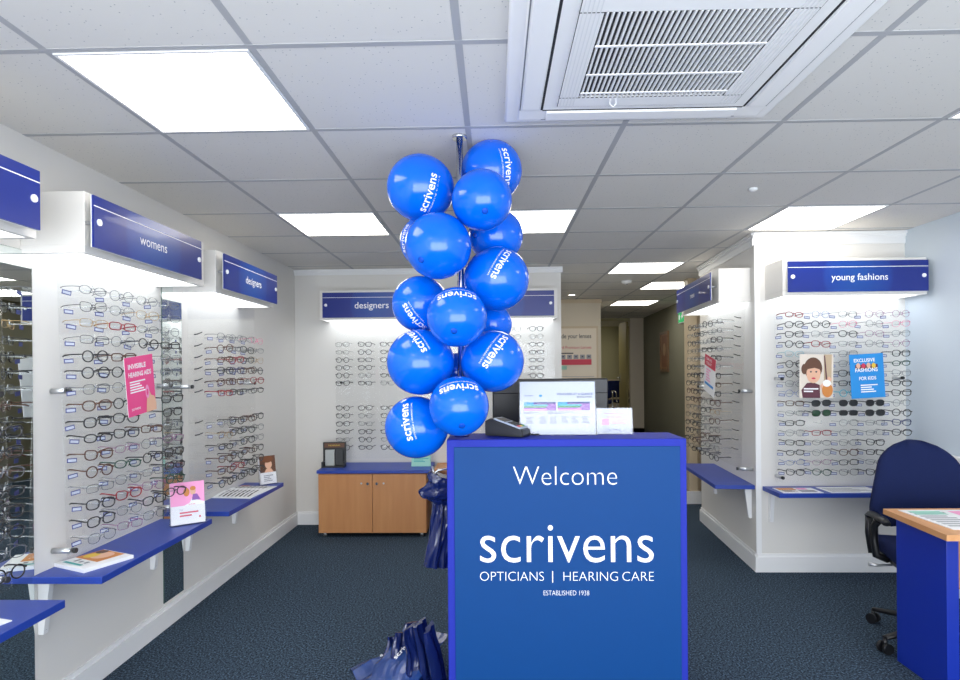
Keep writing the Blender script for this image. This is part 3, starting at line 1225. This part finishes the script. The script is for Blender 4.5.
# ---- things on the counter
t = thing('card_machine', 'black and grey card payment machine on the counter by the balloons', 'card machine', (.052, 2.385, CT), (0, 0, R(-28)))
b = MB()
b.prism([(-.085, .003), (.08, .003), (.085, .012), (.08, .03), (-.06, .072), (-.085, .06)], -.037, .037, M_dark, axis='y', bev=.004)
b.build('body', t)
b = MB()
sl = math.atan2(-.042, .14)
b.M = Matrix.Translation((.012, 0, .0525)) @ Matrix.Rotation(-sl, 4, 'Y')
b.box(-.06, .062, -.036, .036, -.002, .004, mat('machine_grey', (168, 180, 194), 0.35), bev=.0015)
b.build('top_shell', t)
b = MB()
b.M = Matrix.Translation((.012, 0, .0525)) @ Matrix.Rotation(-sl, 4, 'Y')
b.box(-.052, -.012, -.028, .028, .0035, .005, M_black)
b.build('screen', t)
b = MB()
b.M = Matrix.Translation((.012, 0, .0525)) @ Matrix.Rotation(-sl, 4, 'Y')
for i in range(4):
    for j in range(3):
        m = [M_dark, M_dark, M_dark, (M_red, M_yellow, M_green_p)[j]][i]
        b.box(.0 + i * .014, .010 + i * .014, -.026 + j * .019, -.012 + j * .019, .0035, .0065, m)
b.build('keypad', t)
t2 = MB()
t2.tube([(.075, .02, .012), (.10, .03, .008), (.11, .06, .006), (.06, .09, .006), (-.02, .08, .006)], .003, M_black, 6)
t2.build('cable', t)


def sign_holder(name, label, cat, w_, h_, els, loc, rz=0, lean=6):
    t = thing(name, label, cat, loc, (0, 0, rz))
    b = MB()
    b.M = Matrix.Rotation(R(-lean), 4, 'X')
    b.box(-w_ / 2 - .004, w_ / 2 + .004, -.003, -.0015, .001, h_ + .006, M_holder)
    b.box(-w_ / 2 - .004, w_ / 2 + .004, .0015, .003, .001, h_ + .006, M_holder)
    b.build('acrylic_stand', t)
    f = MB()
    f.box(-w_ / 2 - .004, w_ / 2 + .004, -.003, .07, 0, .002, M_holder)
    f.build('foot', t)
    p = MB()
    p.M = Matrix.Rotation(R(-lean), 4, 'X')
    p.box(-w_ / 2, w_ / 2, -.0006, .0006, .004, h_ + .003, M_card)
    flat_print(p, w_, h_, els, -.0006, .00008)
    p.build('printed_sheet', t)
    return t


els = [('text', 'Scrivens', .12, .755, .12, .035, M_navy), ('ell', .275, .75, .022, .022, M_cyan), ('text', 'VOUCHERS AT A GLANCE', .73, .78, .48, .045, M_navy, .02),
       ('text', 'ENGLAND', .86, .725, .2, .034, M_greyd, .02)]
for k, x in enumerate((.05, .5)):
    els += [('rect', x, .47, x + .43, .63, M_purple), ('rect', x, .585, x + .13, .63, M_cyan), ('rect', x + .13, .60, x + .43, .63, M_navy),
            ('rect', x, .555, x + .32, .585, M_teal), ('rect', x, .525, x + .3, .552, M_green_p), ('rect', x, .475, x + .31, .50, M_pinkl)]
els += [('lines', .05, .40, .25, .45, 2, M_grey), ('lines', .36, .40, .72, .45, 2, M_grey)]
for x in (.08, .26, .4, .55, .68, .82):
    els.append(('lines', x, .22, x + .10, .36, 5, M_grey))
sign_holder('sign_holder', 'landscape acrylic sign holder with printed voucher table on counter', 'sign holder', .302, .213, els, (.254, 2.40, CT))
els = [('text', 'Your hearing health', .5, .83, .6, .07, M_red), ('text', 'Ask for details', .5, .70, .42, .06, M_red), ('lines', .42, .42, .9, .6, 4, M_pinkl),
       ('text', 'scrivens', .5, .2, .34, .07, M_navy), ('rect', .14, .38, .36, .62, M_pinkl)]
sign_holder('sign_holder', 'small acrylic sign holder with pink text at right on counter', 'sign holder', .142, .103, els, (.483, 2.415, CT))
t = thing('computer_monitor', 'black back of a computer monitor behind the reception counter', 'monitor', (.265, 2.86, .748), (0, 0, R(2)))
b = MB()
b.box(-.275, .275, -.02, .02, .265, .625, M_black, bev=.006)
b.build('display_housing', t)
b = MB()
b.box(-.272, .272, -.028, -.018, .555, .622, M_dark, bev=.004)
b.build('rear_band', t)
b = MB()
b.box(.17, .255, -.0295, -.0275, .335, .35, M_bolt)
b.build('badge', t)
b = MB()
b.prism([(-.05, 0), (.05, 0), (.03, .30), (-.03, .30)], -.055, -.03, M_black, axis='y')
b.box(-.05, .05, -.055, -.018, .27, .31, M_black)
b.build('stand', t)
b = MB()
b.box(-.13, .13, -.12, .06, 0, .015, M_black, bev=.004)
b.build('base', t)


# ================================================================== CABINET
t = thing('cabinet', 'beech two door cabinet with blue top against the back wall', 'cabinet', (-1.04, 5.03, 0))
b = MB()
b.box(-.465, .455, .02, .43, .035, .545, M_beech)
b.build('carcass', t)
b = MB()
b.box(-.475, .49, -.01, .43, .545, .572, M_shelf, bev=.002)
b.build('blue_top', t)
for s_, x0, x1 in ((-1, -.463, -.004), (1, .0, .453)):
    b = MB()
    b.box(x0, x1, 0, .019, .04, .54, M_beech, bev=.0015)
    d = b.build('door', t)
    k = MB()
    xx = -.05 if s_ < 0 else .05
    k.cyl((xx - .012 * s_, -.001, .46), (xx - .012 * s_, -.022, .46), .011, M_chrome, 12)
    k.build('knob', d)
    k = MB()
    xl = xx + .045 * s_
    k.cyl((xl, -.001, .46), (xl, -.006, .46), .008, M_bolt, 12)
    k.build('lock', d)
for x in (-.42, .41):
    for y in (.05, .32):
        b = MB()
        b.cyl((x, y, 0), (x, y, .036), .015, M_bolt, 10)
        b.build('leg', t)
# wooden return unit beside the cabinet, half hidden behind the counter
t = thing('open_bookcase', 'low open wooden shelf unit between the cabinet and the counter', 'shelf unit', (-.365, 5.28, 0))
b = MB()
b.box(-.16, -.14, -.14, .18, 0, .565, M_beech)
b.box(.24, .26, -.14, .18, 0, .565, M_beech)
b.box(-.14, .24, .165, .18, 0, .565, M_beech)
b.build('carcass', t)
for z in (.04, .22, .54):
    b = MB()
    b.box(-.14, .24, -.14, .165, z, z + .02, M_beech)
    b.build('shelf', t)

t = thing('display_box', 'black boxed display stand on left end of the cabinet', 'display stand', (-1.415, 5.20, .572), (0, 0, R(4)))
b = MB()
b.box(-.1, .1, -.04, .05, 0, .012, M_black)
b.box(-.1, .1, .03, .05, 0, .215, M_black, bev=.003)
b.box(-.1, -.085, -.04, .05, 0, .05, M_black)
b.box(.085, .1, -.04, .05, 0, .05, M_black)
b.build('case', t)
b = MB()
flat_print(b, .2, .215, [('rect', .06, .78, .94, .96, M_brown), ('text', 'HEARING', .5, .87, .5, .06, M_yellow)], .0295)
b.build('header', t)
b = MB()
b.box(-.075, .005, .0, .028, .012, .15, mat('grey_card', (176, 180, 178), .5), bev=.004)
b.build('grey_card_pack', t)
b = MB()
b.box(.015, .08, .0, .028, .012, .15, M_dark, bev=.004)
b.build('black_card_pack', t)
t = thing('tent_sign', 'small pale mint sign on right end of the cabinet top', 'sign', (-.65, 5.22, .572))
b = MB()
b.M = Matrix.Rotation(R(-14), 4, 'X')
b.box(-.085, .085, -.002, .002, 0.0015, .095, M_mint)
flat_print(b, .17, .1, [('lines', .12, .35, .88, .75, 3, M_teal)], -.002)
b.build('card', t)
b = MB()
b.box(-.085, .085, -.002, .05, 0, .002, M_mint)
b.build('foot', t)


# ================================================================== POSTERS AND LEAFLETS
def poster(name, label, W, x, y, z, w_, h_, els, base, roll=0, th=.0015, cat='poster', yaw=0):
    WM, rz = W
    o = MB()
    o.box(-w_ / 2, w_ / 2, 0, th, 0, h_, base)
    flat_print(o, w_, h_, els)
    ob = o.build(name)
    ob.matrix_world = WM @ Matrix.Translation((x, y, z)) @ Matrix.Rotation(yaw, 4, 'Z') @ Matrix.Rotation(roll, 4, 'Y')
    return tag(ob, label, cat)


poster('poster', 'pink hearing aids leaflet tilted in front of the womens spectacles', WL, 2.675, -.240, 1.232, .215, .262,
       [('rect', 0, 0, 1, 1, M_pink), ('text', 'INVISIBLE', .42, .84, .62, .085, M_txt, .02), ('text', 'HEARING AIDS', .5, .70, .8, .085, M_txt, .02),
        ('lines', .12, .38, .66, .60, 5, M_txt), ('text', 'scrivens', .27, .12, .3, .05, M_txt),
        ('poly', [(.62, .0), (.66, .2), (.7, .34), (.78, .36), (.84, .28), (.95, .25), (1, .12), (1, 0)], M_skin),
        ('ell', .70, .36, .07, .12, M_pinkl), ('ell', .70, .35, .035, .06, M_pink)], M_paper, roll=R(-7))
kid = [('rect', 0, 0, 1, 1, mat('cream_print', (222, 212, 200), .5)), ('rect', .72, .35, .95, 1, mat('tan_print', (190, 168, 140), .5)),
       ('poly', [(.1, 0), (.06, .18), (.22, .34), (.4, .36), (.6, .3), (.62, .0)], M_maroon),
       ('ell', .40, .68, .27, .25, M_brown), ('ell', .14, .66, .09, .12, M_brown), ('ell', .41, .56, .21, .22, M_skin), ('poly', [(.19, .60), (.24, .66), (.44, .69), (.58, .66), (.63, .60), (.62, .8), (.4, .92), (.2, .8)], M_brown),
       ('ell', .33, .6, .03, .018, M_greyd), ('ell', .49, .6, .03, .018, M_greyd), ('ell', .41, .45, .06, .02, M_red),
       ('poly', [(.6, .28), (.86, .5), (.96, .44), (.7, .14)], M_skin), ('poly', [(.78, .4), (.82, .38), (.74, .98), (.71, .97)], M_maroon),
       ('ell', .82, .18, .16, .16, M_orange), ('ell', .8, .34, .12, .08, M_txt), ('lines', .12, .12, .55, .24, 2, M_txt)]
poster('poster', 'photo poster of a child drawing, in front of young fashions spectacles', WY, 2.100, -.240, 1.215, .218, .285, kid, M_paper, roll=R(1))
poster('poster', 'bright blue poster reading exclusive for kids, right of the child poster', WY, 2.438, -.240, 1.213, .218, .288,
       [('text', 'EXCLUSIVE', .44, .86, .62, .08, M_txt, .02), ('rect', .16, .66, .82, .76, M_maroon), ('ell', .25, .74, .06, .06, M_skin), ('ell', .4, .73, .06, .06, M_red),
        ('ell', .55, .74, .06, .06, M_skin), ('ell', .7, .73, .06, .06, M_yellow), ('text', 'FASHIONS', .48, .64, .66, .09, M_txt, .02),
        ('text', 'FOR KIDS', .5, .45, .5, .08, M_txt, .02), ('lines', .28, .12, .78, .32, 4, M_txt)], M_cyan, roll=R(-3))
poster('leaflet', 'white leaflet with pink header hanging in front of mens spectacles', WM_, -.30, -.235, 1.225, .28, .28,
       [('rect', .0, .7, 1, 1, M_red), ('text', 'SAVE', .4, .9, .5, .07, M_txt), ('text', 'TODAY', .4, .79, .5, .07, M_txt), ('lines', .2, .3, .6, .66, 5, M_pinkl),
        ('rect', .1, .2, .9, .27, M_cyan)], M_paper, roll=R(12), cat='leaflet')


def brochure_stand(label, W, x, y, z, w_, h_, els, base, yaw=0, lean=9):
    WM, rz = W
    t = thing('brochure_holder', label, 'brochure holder')
    t.matrix_world = WM @ Matrix.Translation((x, y, z)) @ Matrix.Rotation(yaw, 4, 'Z')
    b = MB()
    b.M = Matrix.Rotation(R(-lean), 4, 'X')
    b.box(-w_ / 2 - .005, w_ / 2 + .005, .012, .015, .002, h_ * .9, M_holder)
    b.box(-w_ / 2 - .005, w_ / 2 + .005, -.020, -.018, .002, h_ * .45, M_holder)
    b.box(-w_ / 2 - .005, -w_ / 2 - .003, -.018, .012, .002, h_ * .5, M_holder)
    b.box(w_ / 2 + .003, w_ / 2 + .005, -.018, .012, .002, h_ * .5, M_holder)
    b.build('acrylic_pocket', t)
    b = MB()
    b.box(-w_ / 2 - .005, w_ / 2 + .005, -.020, .05, 0, .002, M_holder)
    b.build('foot', t)
    p = MB()
    p.M = Matrix.Rotation(R(-lean), 4, 'X')
    p.box(-w_ / 2, w_ / 2, -.010, .008, .004, h_, base)
    flat_print(p, w_, h_, els, -.010, .0003)
    p.build('brochures', t)
    return t


brochure_stand('pink and white brochures in clear holder on end of womens shelf', WL, 3.115, -.215, .612, .165, .222,
               [('rect', 0, .45, 1, 1, M_pinkl), ('poly', [(0, .02), (1, .02), (1, .5), (.62, .6), (.55, .5), (0, .33)], M_paper), ('ell', .47, .76, .09, .1, M_orange),
                ('ell', .66, .78, .085, .1, M_skin), ('ell', .66, .84, .085, .05, M_orange), ('poly', [(.62, .56), (.66, .7), (.78, .7), (.88, .56)], M_purple),
                ('text', 'scrivens', .62, .47, .2, .03, M_red), ('text', 'Your', .3, .36, .1, .03, M_navy), ('lines', .25, .18, .8, .32, 2, M_red), ('ell', .84, .16, .03, .025, M_red)],
               M_paper, yaw=R(-52))
brochure_stand('small clear leaflet holder showing a portrait at far end of left shelf', WL, 4.275, -.20, .600, .12, .205,
               [('rect', 0, .42, 1, 1, M_brown), ('ell', .55, .7, .22, .16, M_skin), ('ell', .5, .88, .35, .12, mat('hair_print', (120, 70, 40), .5)),
                ('poly', [(.25, .42), (.4, .55), (.7, .55), (.85, .42)], M_skin), ('lines', .2, .1, .8, .34, 4, M_grey)], M_paper, yaw=R(-42))


def flat_leaf(name, label, cat, cx, cy, z, w_, h_, rz, els, base, th=.006, n=1):
    t = MB()
    t.M = Matrix.Rotation(-PI / 2, 4, 'X')
    t.box(-w_ / 2, w_ / 2, 0, th, 0, h_, base)
    flat_print(t, w_, h_, els, 0, .0003)
    ob = t.build(name)
    ob.location = (cx, cy, z + th)
    ob.rotation_euler = (0, 0, rz)
    return tag(ob, label, cat)


# sheet local: width along x, height along +y (origin bottom centre)
flat_leaf('magazine', 'white magazine with food photograph lying on the womens shelf', 'magazine', -1.615, 2.455, .612, .21, .20, R(66),
          [('rect', .40, .25, .98, 1, M_orange), ('ell', .72, .6, .22, .22, M_skin), ('ell', .62, .8, .16, .14, M_yellow), ('ell', .86, .84, .12, .12, M_brown), ('rect', .10, .3, .17, .9, M_teal),
           ('lines', .22, .3, .36, .8, 3, M_grey)], M_paper, .014)
# open catalogue on the designers shelf: two page blocks hinged on the spine
t = thing('open_catalogue', 'open catalogue with printed pages lying on the left designers shelf', 'catalogue', (-1.69, 4.0, .600), (0, 0, R(86)))
for s_, nm in ((-1, 'left_page'), (1, 'right_page')):
    b = MB()
    pts = [(0, .012), (s_ * .04, .02), (s_ * .12, .014), (s_ * .2, .004), (s_ * .2, .001), (0, .001)]
    b.prism(pts, -.13, .13, M_paper, axis='y')
    for i in range(8):
        for sx in (.03, .11):
            z0 = .0188 if sx < .05 else .0155
            z1 = .0155 if sx < .05 else .0062
            y_ = -.11 + i * .028
            b.poly([(s_ * sx, y_, z0 + .003), (s_ * (sx + .07), y_, z1 + .003), (s_ * (sx + .07), y_ + .012, z1 + .003), (s_ * sx, y_ + .012, z0 + .003)], M_greyd if (i + s_) % 3 else M_grey)
    if s_ > 0:
        b.poly([(.12, .05, .0172), (.18, .05, .0095), (.18, .11, .0095), (.12, .11, .0172)], M_orange)
    b.build(nm, t)
flat_leaf('leaflet', 'white leaflet lying on nearest blue shelf at picture edge', 'leaflet', -1.62, 1.86, .600, .15, .21, R(75), [('lines', .1, .2, .9, .9, 6, M_grey)], M_paper, .003)
flat_leaf('leaflet', 'coloured leaflet at left on the young fashions shelf', 'leaflet', 2.02, 3.955, .592, .26, .16, R(0),
          [('rect', .05, .55, .5, .95, M_orange), ('rect', .5, .1, .9, .5, M_grey), ('lines', .08, .1, .45, .5, 4, M_brown), ('rect', .55, .6, .8, .9, M_pinkl)], M_paper, .003)
flat_leaf('leaflet', 'white printed sheet on the young fashions shelf, left of chair', 'leaflet', 2.37, 3.96, .592, .34, .18, R(2),
          [('lines', .06, .1, .94, .85, 6, M_grey)], M_paper, .003)

# beige wall poster, glazed board
mb = MB()
WP = (wall_frame((0, 8.07, 0), 0), 0.0)
t = thing('lens_poster', 'framed lens poster with pink band on the beige corridor wall', 'poster', (1.03, 8.07, .75))
b = MB()
b.box(-.37, .37, -.02, 0, 0, 1.24, M_beige_tr)
b.build('frame', t)
b = MB()
b.box(-.345, .345, -.024, -.02, .03, 1.21, mat('cream_poster', (226, 214, 196), .45))
els = [('text', 'Upgrade your lenses', .49, .885, .82, .062, M_greyd, .008), ('text', 'Standard Premium Lenses', .5, .77, .8, .032, M_red), ('rect', .1, .70, .55, .712, M_greyd)]
for i in range(6):
    els += [('rect', .18 + i * .125, .645, .27 + i * .125, .69, M_grey), ('ell', .225 + i * .125, .67, .014, .008, M_greyd)]
els += [('rect', .05, .58, .9, .64, M_red), ('rect', .3, .53, .42, .57, M_mint), ('rect', .05, .452, .95, .456, M_grey),
        ('rect', .5, .36, .62, .42, M_yellow), ('rect', .68, .36, .78, .42, M_navy), ('ell', .885, .39, .06, .032, M_cyan), ('lines', .1, .1, .8, .3, 6, M_grey)]
flat_print(b, .69, 1.24, els, -.024, .0005)
b.build('poster_sheet', t)

# picture on the corridor wall
cd = (CW1 - CW0).normalized()
rzc = math.atan2(-cd.y, -cd.x)
pp = CW0 + cd * 3.16
t = thing('framed_picture', 'tall brown framed picture on the grey green corridor wall', 'picture', (pp.x, pp.y, 1.36), (0, 0, rzc))
b = MB()
for q in ((-.28, .28, 0, .04), (-.28, .28, .59, .63), (-.28, -.24, .04, .59), (.24, .28, .04, .59)):
    b.box(q[0], q[1], -.025, -.001, q[2], q[3], mat('picture_frame_wood', (120, 92, 66), .4))
b.build('frame', t)
b = MB()
b.box(-.24, .24, -.012, -.001, .04, .59, mat('picture_tan', (150, 112, 82), .5))
flat_print(b, .48, .63, [('rect', .12, .12, .88, .9, mat('picture_rust', (128, 84, 60), .5)), ('ell', .5, .55, .2, .16, mat('picture_cream', (176, 146, 110), .5))], -.012)
b.build('print', t)
pe = CW0 + cd * 2.03
t = thing('exit_sign', 'small green emergency exit sign on corridor wall below mens canopy', 'exit sign', (pe.x, pe.y, 2.04), (0, 0, rzc))
b = MB()
b.box(-.16, .16, -.03, -.001, 0, .17, M_trim, bev=.003)
b.build('housing', t)
b = MB()
b.box(-.15, .15, -.032, -.0295, .01, .16, M_exit)
flat_print(b, .3, .17, [('rect', .1, .3, .3, .7, M_txt), ('poly', [(.5, .5), (.68, .75), (.68, .6), (.88, .6), (.88, .4), (.68, .4), (.68, .25)], M_txt)], -.032)
b.build('face', t)


# chairs seen through the far doorway
def visitor_chair(label, x, y, rz):
    t = thing('visitor_chair', label, 'chair', (x, y, .30), (0, 0, rz), 'chairs through the far doorway')
    b = MB()
    b.box(-.23, .23, -.23, .21, .40, .46, M_fabric, bev=.02)
    b.build('seat', t)
    b = MB()
    b.M = Matrix.Translation((0, .22, .50)) @ Matrix.Rotation(R(-10), 4, 'X')
    b.box(-.22, .22, -.02, .03, 0, .36, M_fabric, bev=.02, seg=3)
    b.build('backrest', t)
    for s_ in (-1, 1):
        b = MB()
        b.tube([(s_ * .25, -.26, 0.01), (s_ * .25, -.22, .42), (s_ * .25, -.17, .62), (s_ * .25, -.1, .65), (s_ * .25, .15, .63), (s_ * .25, .24, .58)], .012, M_chrome, 8)
        b.tube([(s_ * .25, .26, 0.01), (s_ * .25, .2, .42), (s_ * .25, .24, .58)], .012, M_chrome, 8)
        b.tube([(s_ * .25, .2, .42), (s_ * .2, .1, .42)], .01, M_chrome, 8)
        b.build('side_frame', t)
    return t


visitor_chair('dark visitor chair with chrome arms through far doorway, left one', 2.17, 12.3, R(-12))
visitor_chair('dark visitor chair through far doorway beside the open door, right one', 2.72, 12.6, R(12))


# ================================================================== DESK AND OFFICE CHAIR
t = thing('desk', 'beech topped desk with blue end panel at right picture edge', 'desk', (1.835, 2.49, 0))
b = MB()
b.prism([(0, -.02), (.93, -.02), (.93, .45), (0.04, .44)], .705, .730, M_beech_h, axis='z')
b.build('desk_top', t)
b = MB()
b.box(.095, .147, .11, .43, 0, .705, M_deskblue, bev=.002)
b.build('end_panel', t)
b = MB()
b.box(.147, .90, .14, .16, .45, .705, M_beech)
b.build('modesty_panel', t)
b = MB()
b.box(.88, .92, .06, .46, 0, .705, M_deskblue)
b.build('far_end_panel', t)
flat_leaf('magazine', 'open printed papers lying on the desk top at right', 'papers', 2.12, 2.55, .730, .40, .34, R(0),
          [('lines', .05, .1, .45, .9, 8, M_grey), ('rect', .52, .5, .95, .92, M_pinkl), ('lines', .52, .1, .95, .45, 5, M_navy), ('rect', .06, .72, .42, .92, M_mint)], M_paper, .003)

CHL = (2.25, 3.06)
t = thing('office_chair', 'navy fabric office swivel chair with black arms behind the desk', 'office chair', (CHL[0], CHL[1], 0), (0, 0, R(-14)))
# backrest: rounded pad with curvature
b = MB()
NU, NV = 18, 20
H0, H1 = .55, 1.005


def half_w(v):
    base = .25 - .125 * max(0, (v - .2)) ** 1.2
    if v > .72:
        q = (v - .72) / .28
        base *= math.sqrt(max(0.0, 1 - q * q * .93))
    if v < .12:
        q = (.12 - v) / .12
        base *= math.sqrt(max(0, 1 - q * q * .6))
    return base


def pad(yf, off, mtl, mb_, grow=0.0):
    rows = []
    for j in range(NV + 1):
        v = j / NV
        hw_ = half_w(v) + grow
        row = []
        for i in range(NU + 1):
            u = -1 + 2 * i / NU
            edge = (1 - abs(u) ** 4) * (1 - abs(2 * v - 1) ** 6)
            y = .27 + .05 * (v - .3) ** 2 * 2 + .07 * (v - .3) - .05 * u * u + off - yf * (edge ** .5)
            row.append(mb_.v((u * hw_, y, H0 + (H1 - H0 + grow) * v)))
        rows.append(row)
    for j in range(NV):
        for i in range(NU):
            mb_.face([rows[j][i], rows[j][i + 1], rows[j + 1][i + 1], rows[j + 1][i]], mtl, True)
    return rows


ra = pad(.035, -.02, M_fabric, b)
rb = pad(0, .012, M_fabric, b)


def stitch(mb_, ra, rb, m):
    A = ra[0] + [r[-1] for r in ra[1:]] + ra[-1][-2::-1] + [r[0] for r in ra[-2:0:-1]]
    B = rb[0] + [r[-1] for r in rb[1:]] + rb[-1][-2::-1] + [r[0] for r in rb[-2:0:-1]]
    n = len(A)
    for i in range(n):
        mb_.face([A[i], A[(i + 1) % n], B[(i + 1) % n], B[i]], m, True)


stitch(b, ra, rb, M_fabric)
b.build('backrest', t)
b = MB()
ra = pad(0, .013, M_black, b, -.004)
rb = pad(-.02, .025, M_black, b, -.004)
stitch(b, ra, rb, M_black)
b.build('back_shell', t)
b = MB()
b.box(-.24, .24, -.24, .23, .42, .50, M_fabric, bev=.03, seg=3)
b.build('seat', t)
b = MB()
b.box(-.22, .22, -.22, .22, .395, .425, M_black, bev=.01)
b.build('seat_pan', t)
b = MB()
b.tube([(0, .20, .40), (0, .30, .42), (0, .33, .52), (0, .31, .68)], [.03, .03, .03, .025], M_black, 8)
b.build('back_stem', t)
for s_ in (-1, 1):
    b = MB()
    b.tube([(s_ * .22, .05, .41), (s_ * .275, .05, .43), (s_ * .28, .06, .50), (s_ * .28, .06, .58), (s_ * .28, .0, .625)], [.02, .02, .018, .018, .02], M_black, 8)
    b.tube([(s_ * .28, .15, .615), (s_ * .28, .1, .635), (s_ * .28, -.06, .64), (s_ * .28, -.11, .63)], [.018, .026, .026, .02], M_black, 8, flat=.55)
    b.tube([(s_ * .28, .13, .615), (s_ * .275, .16, .52), (s_ * .27, .12, .42)], [.02, .018, .02], M_black, 8)
    b.build('armrest', t)
b = MB()
b.tube([(-.16, .06, .385), (-.27, .05, .375), (-.31, .05, .38)], [.006, .006, .012], M_bolt, 8)
b.build('lever', t)
b = MB()
b.cyl((0, 0, .10), (0, 0, .395), .026, M_black, 14)
b.cyl((0, 0, .08), (0, 0, .14), .045, M_black, 16)
b.build('gas_column', t)
for k in range(5):
    a = R(205) + k * 2 * PI / 5
    b = MB()
    ca, sa = math.cos(a), math.sin(a)
    b.tube([(.03 * ca, .03 * sa, .11), (.16 * ca, .16 * sa, .10), (.335 * ca, .335 * sa, .075)], [.03, .024, .016], M_black, 8, flat=.7)
    g = b.build('base_leg', t)
    q = MB()
    px_, py_ = .335 * ca, .335 * sa
    for s_ in (-1, 1):
        q.cyl((px_ - sa * .012 * s_, py_ + ca * .012 * s_, .027), (px_ - sa * .026 * s_, py_ + ca * .026 * s_, .027), .027, M_black, 16)
    q.cyl((px_, py_, .027), (px_, py_, .075), .010, M_black, 10)
    q.cyl((px_ - sa * .014, py_ + ca * .014, .027), (px_ + sa * .014, py_ - ca * .014, .027), .008, M_black, 8)
    q.build('castor', g)


# ================================================================== PLASTIC BAGS BY THE COUNTER
def crumpled(mb_, w_, h_, d_, seed, m, folds=5, amp=.5, logo=None):
    """folded carrier bag: closed double-sided sheet in XZ with creases running down it"""
    rg = random.Random(seed)
    nu, nv = 14, 16
    ph = [(rg.uniform(0, 6.3), rg.uniform(.6, 1.4) * folds, rg.uniform(-.8, .8)) for _ in range(4)]
    front, back = [], []
    for j in range(nv + 1):
        v = j / nv
        fr, bk = [], []
        for i in range(nu + 1):
            u = -1 + 2 * i / nu
            cr = sum(abs(math.sin(p + f * u + k * v * 4)) for p, f, k in ph) / 4 - .5
            nz = noise.noise(Vector((u * 2 + seed, v * 3, seed * .37)))
            belly = (1 - u * u) ** .5 * (.35 + .65 * math.sin(PI * min(1, v * .9 + .1)))
            wob = noise.noise(Vector((v * 4, seed * 1.3, 2))) * .12
            x = u * w_ / 2 * (1 - .12 * abs(math.sin(v * 5 + seed))) + wob * w_
            yb = d_ * (belly * .5 + .04)
            fr.append(mb_.v((x, -yb + d_ * amp * (cr + nz * .5), v * h_)))
            bk.append(mb_.v((x, yb + d_ * amp * (cr * .6 - nz * .3), v * h_)))
        front.append(fr)
        back.append(bk)
    for g in (front, back):
        for j in range(nv):
            for i in range(nu):
                mb_.face([g[j][i], g[j][i + 1], g[j + 1][i + 1], g[j + 1][i]], m, False)
    for j in range(nv):
        for e in (0, nu):
            mb_.face([front[j][e], front[j + 1][e], back[j + 1][e], back[j][e]], m)
    for e in (0, nv):
        for i in range(nu):
            mb_.face([front[e][i], front[e][i + 1], back[e][i + 1], back[e][i]], m)


def bag(label, loc, rot, w_, h_, d_, seed, m, folds, amp, group):
    b = MB()
    crumpled(b, w_, h_, d_, seed, m, folds, amp)
    o = b.build('plastic_bag')
    o.location = loc
    o.rotation_euler = rot
    return tag(o, label, 'bag', group)


GH = 'blue carrier bags hanging at the counter side'
HB = [(-.25, 2.50, .59, .11, .30, .07, 3, 'front hanging blue carrier bag left of the counter'),
      (-.235, 2.60, .57, .085, .34, .06, 7, 'rear hanging blue carrier bag close against the counter side')]
for x, y, z, w_, h_, d_, sd, lb in HB:
    bag(lb, (x, y, z), (0, R(8), R(20)), w_, h_, d_, sd, M_bag, 4, .5, GH)
b = MB()
crumpled(b, .16, .12, .07, 12, M_bag, 3, .4)
o = b.build('plastic_bag')
o.location = (-.25, 2.49, .87)
o.rotation_euler = (R(20), R(20), R(15))
tag(o, 'knotted top bundle of blue plastic bag at the counter side', 'bag', GH)
t = thing('coat_hook', 'steel hook on the counter side holding the hanging bags', 'hook', (CX0, 2.46, .99))
b = MB()
b.box(-.006, 0, -.015, .015, -.04, .04, M_bolt)
b.tube([(-.004, 0, .02), (-.05, 0, .015), (-.07, 0, .0), (-.075, 0, .03)], .005, M_bolt, 8)
b.build('arm', t)

GF = 'folded blue plastic bags piled on the carpet'
SB = [(-.225, 2.50, .0, .11, .36, 21, 'back'), (-.28, 2.56, .0, .11, .34, 22, ''), (-.335, 2.53, .0, .10, .32, 23, ''), (-.39, 2.60, .0, .10, .29, 24, ''),
      (-.44, 2.57, .0, .10, .26, 25, ''), (-.49, 2.62, 0, .10, .22, 26, '')]
NM = ['tallest folded blue bag standing against the counter side', 'second standing folded blue bag from the counter', 'third standing folded blue bag from the counter',
      'fourth standing folded blue bag from the counter', 'fifth standing folded blue bag from the counter', 'outermost standing folded blue bag beside the bags lying flat']
for i, (x, y, z, w_, h_, sd, _) in enumerate(SB):
    bag(NM[i], (x, y, .004), (R(-6), R(-9 + i * 4 if i < 3 else 4 + i * 3), R(75 - i * 6)), w_, h_, .045, sd, M_bag, 3, .45, GF)


def flat_bag(label, loc, rz, w_, h_, seed, m, tilt=0):
    t = thing('plastic_bag', label, 'bag', loc, (R(-90 + tilt), 0, rz), GF)
    b = MB()
    crumpled(b, w_, h_, .05, seed, m, 3, .5)
    b.build('bag_sheet', t)
    q = MB()
    me, x0, x1, y0, y1 = text_mesh('scrivens', .01)
    for v in range(1):
        add_text(q, 'scrivens', .0, h_ * .55, h_ * .4, M_txt, -.05, .022, rot=R(80))
    q.build('printed_logo', t)
    return t


flat_bag('large folded blue bag lying on the carpet, farthest from counter', (-.62, 2.62, .05), R(-62), .24, .36, 31, M_bag2, 14)
flat_bag('folded blue bag with white lettering lying at the very front', (-.47, 2.46, .09), R(-28), .24, .34, 33, M_bag2, 24)
print('spectacles:', N_SPEC[0])
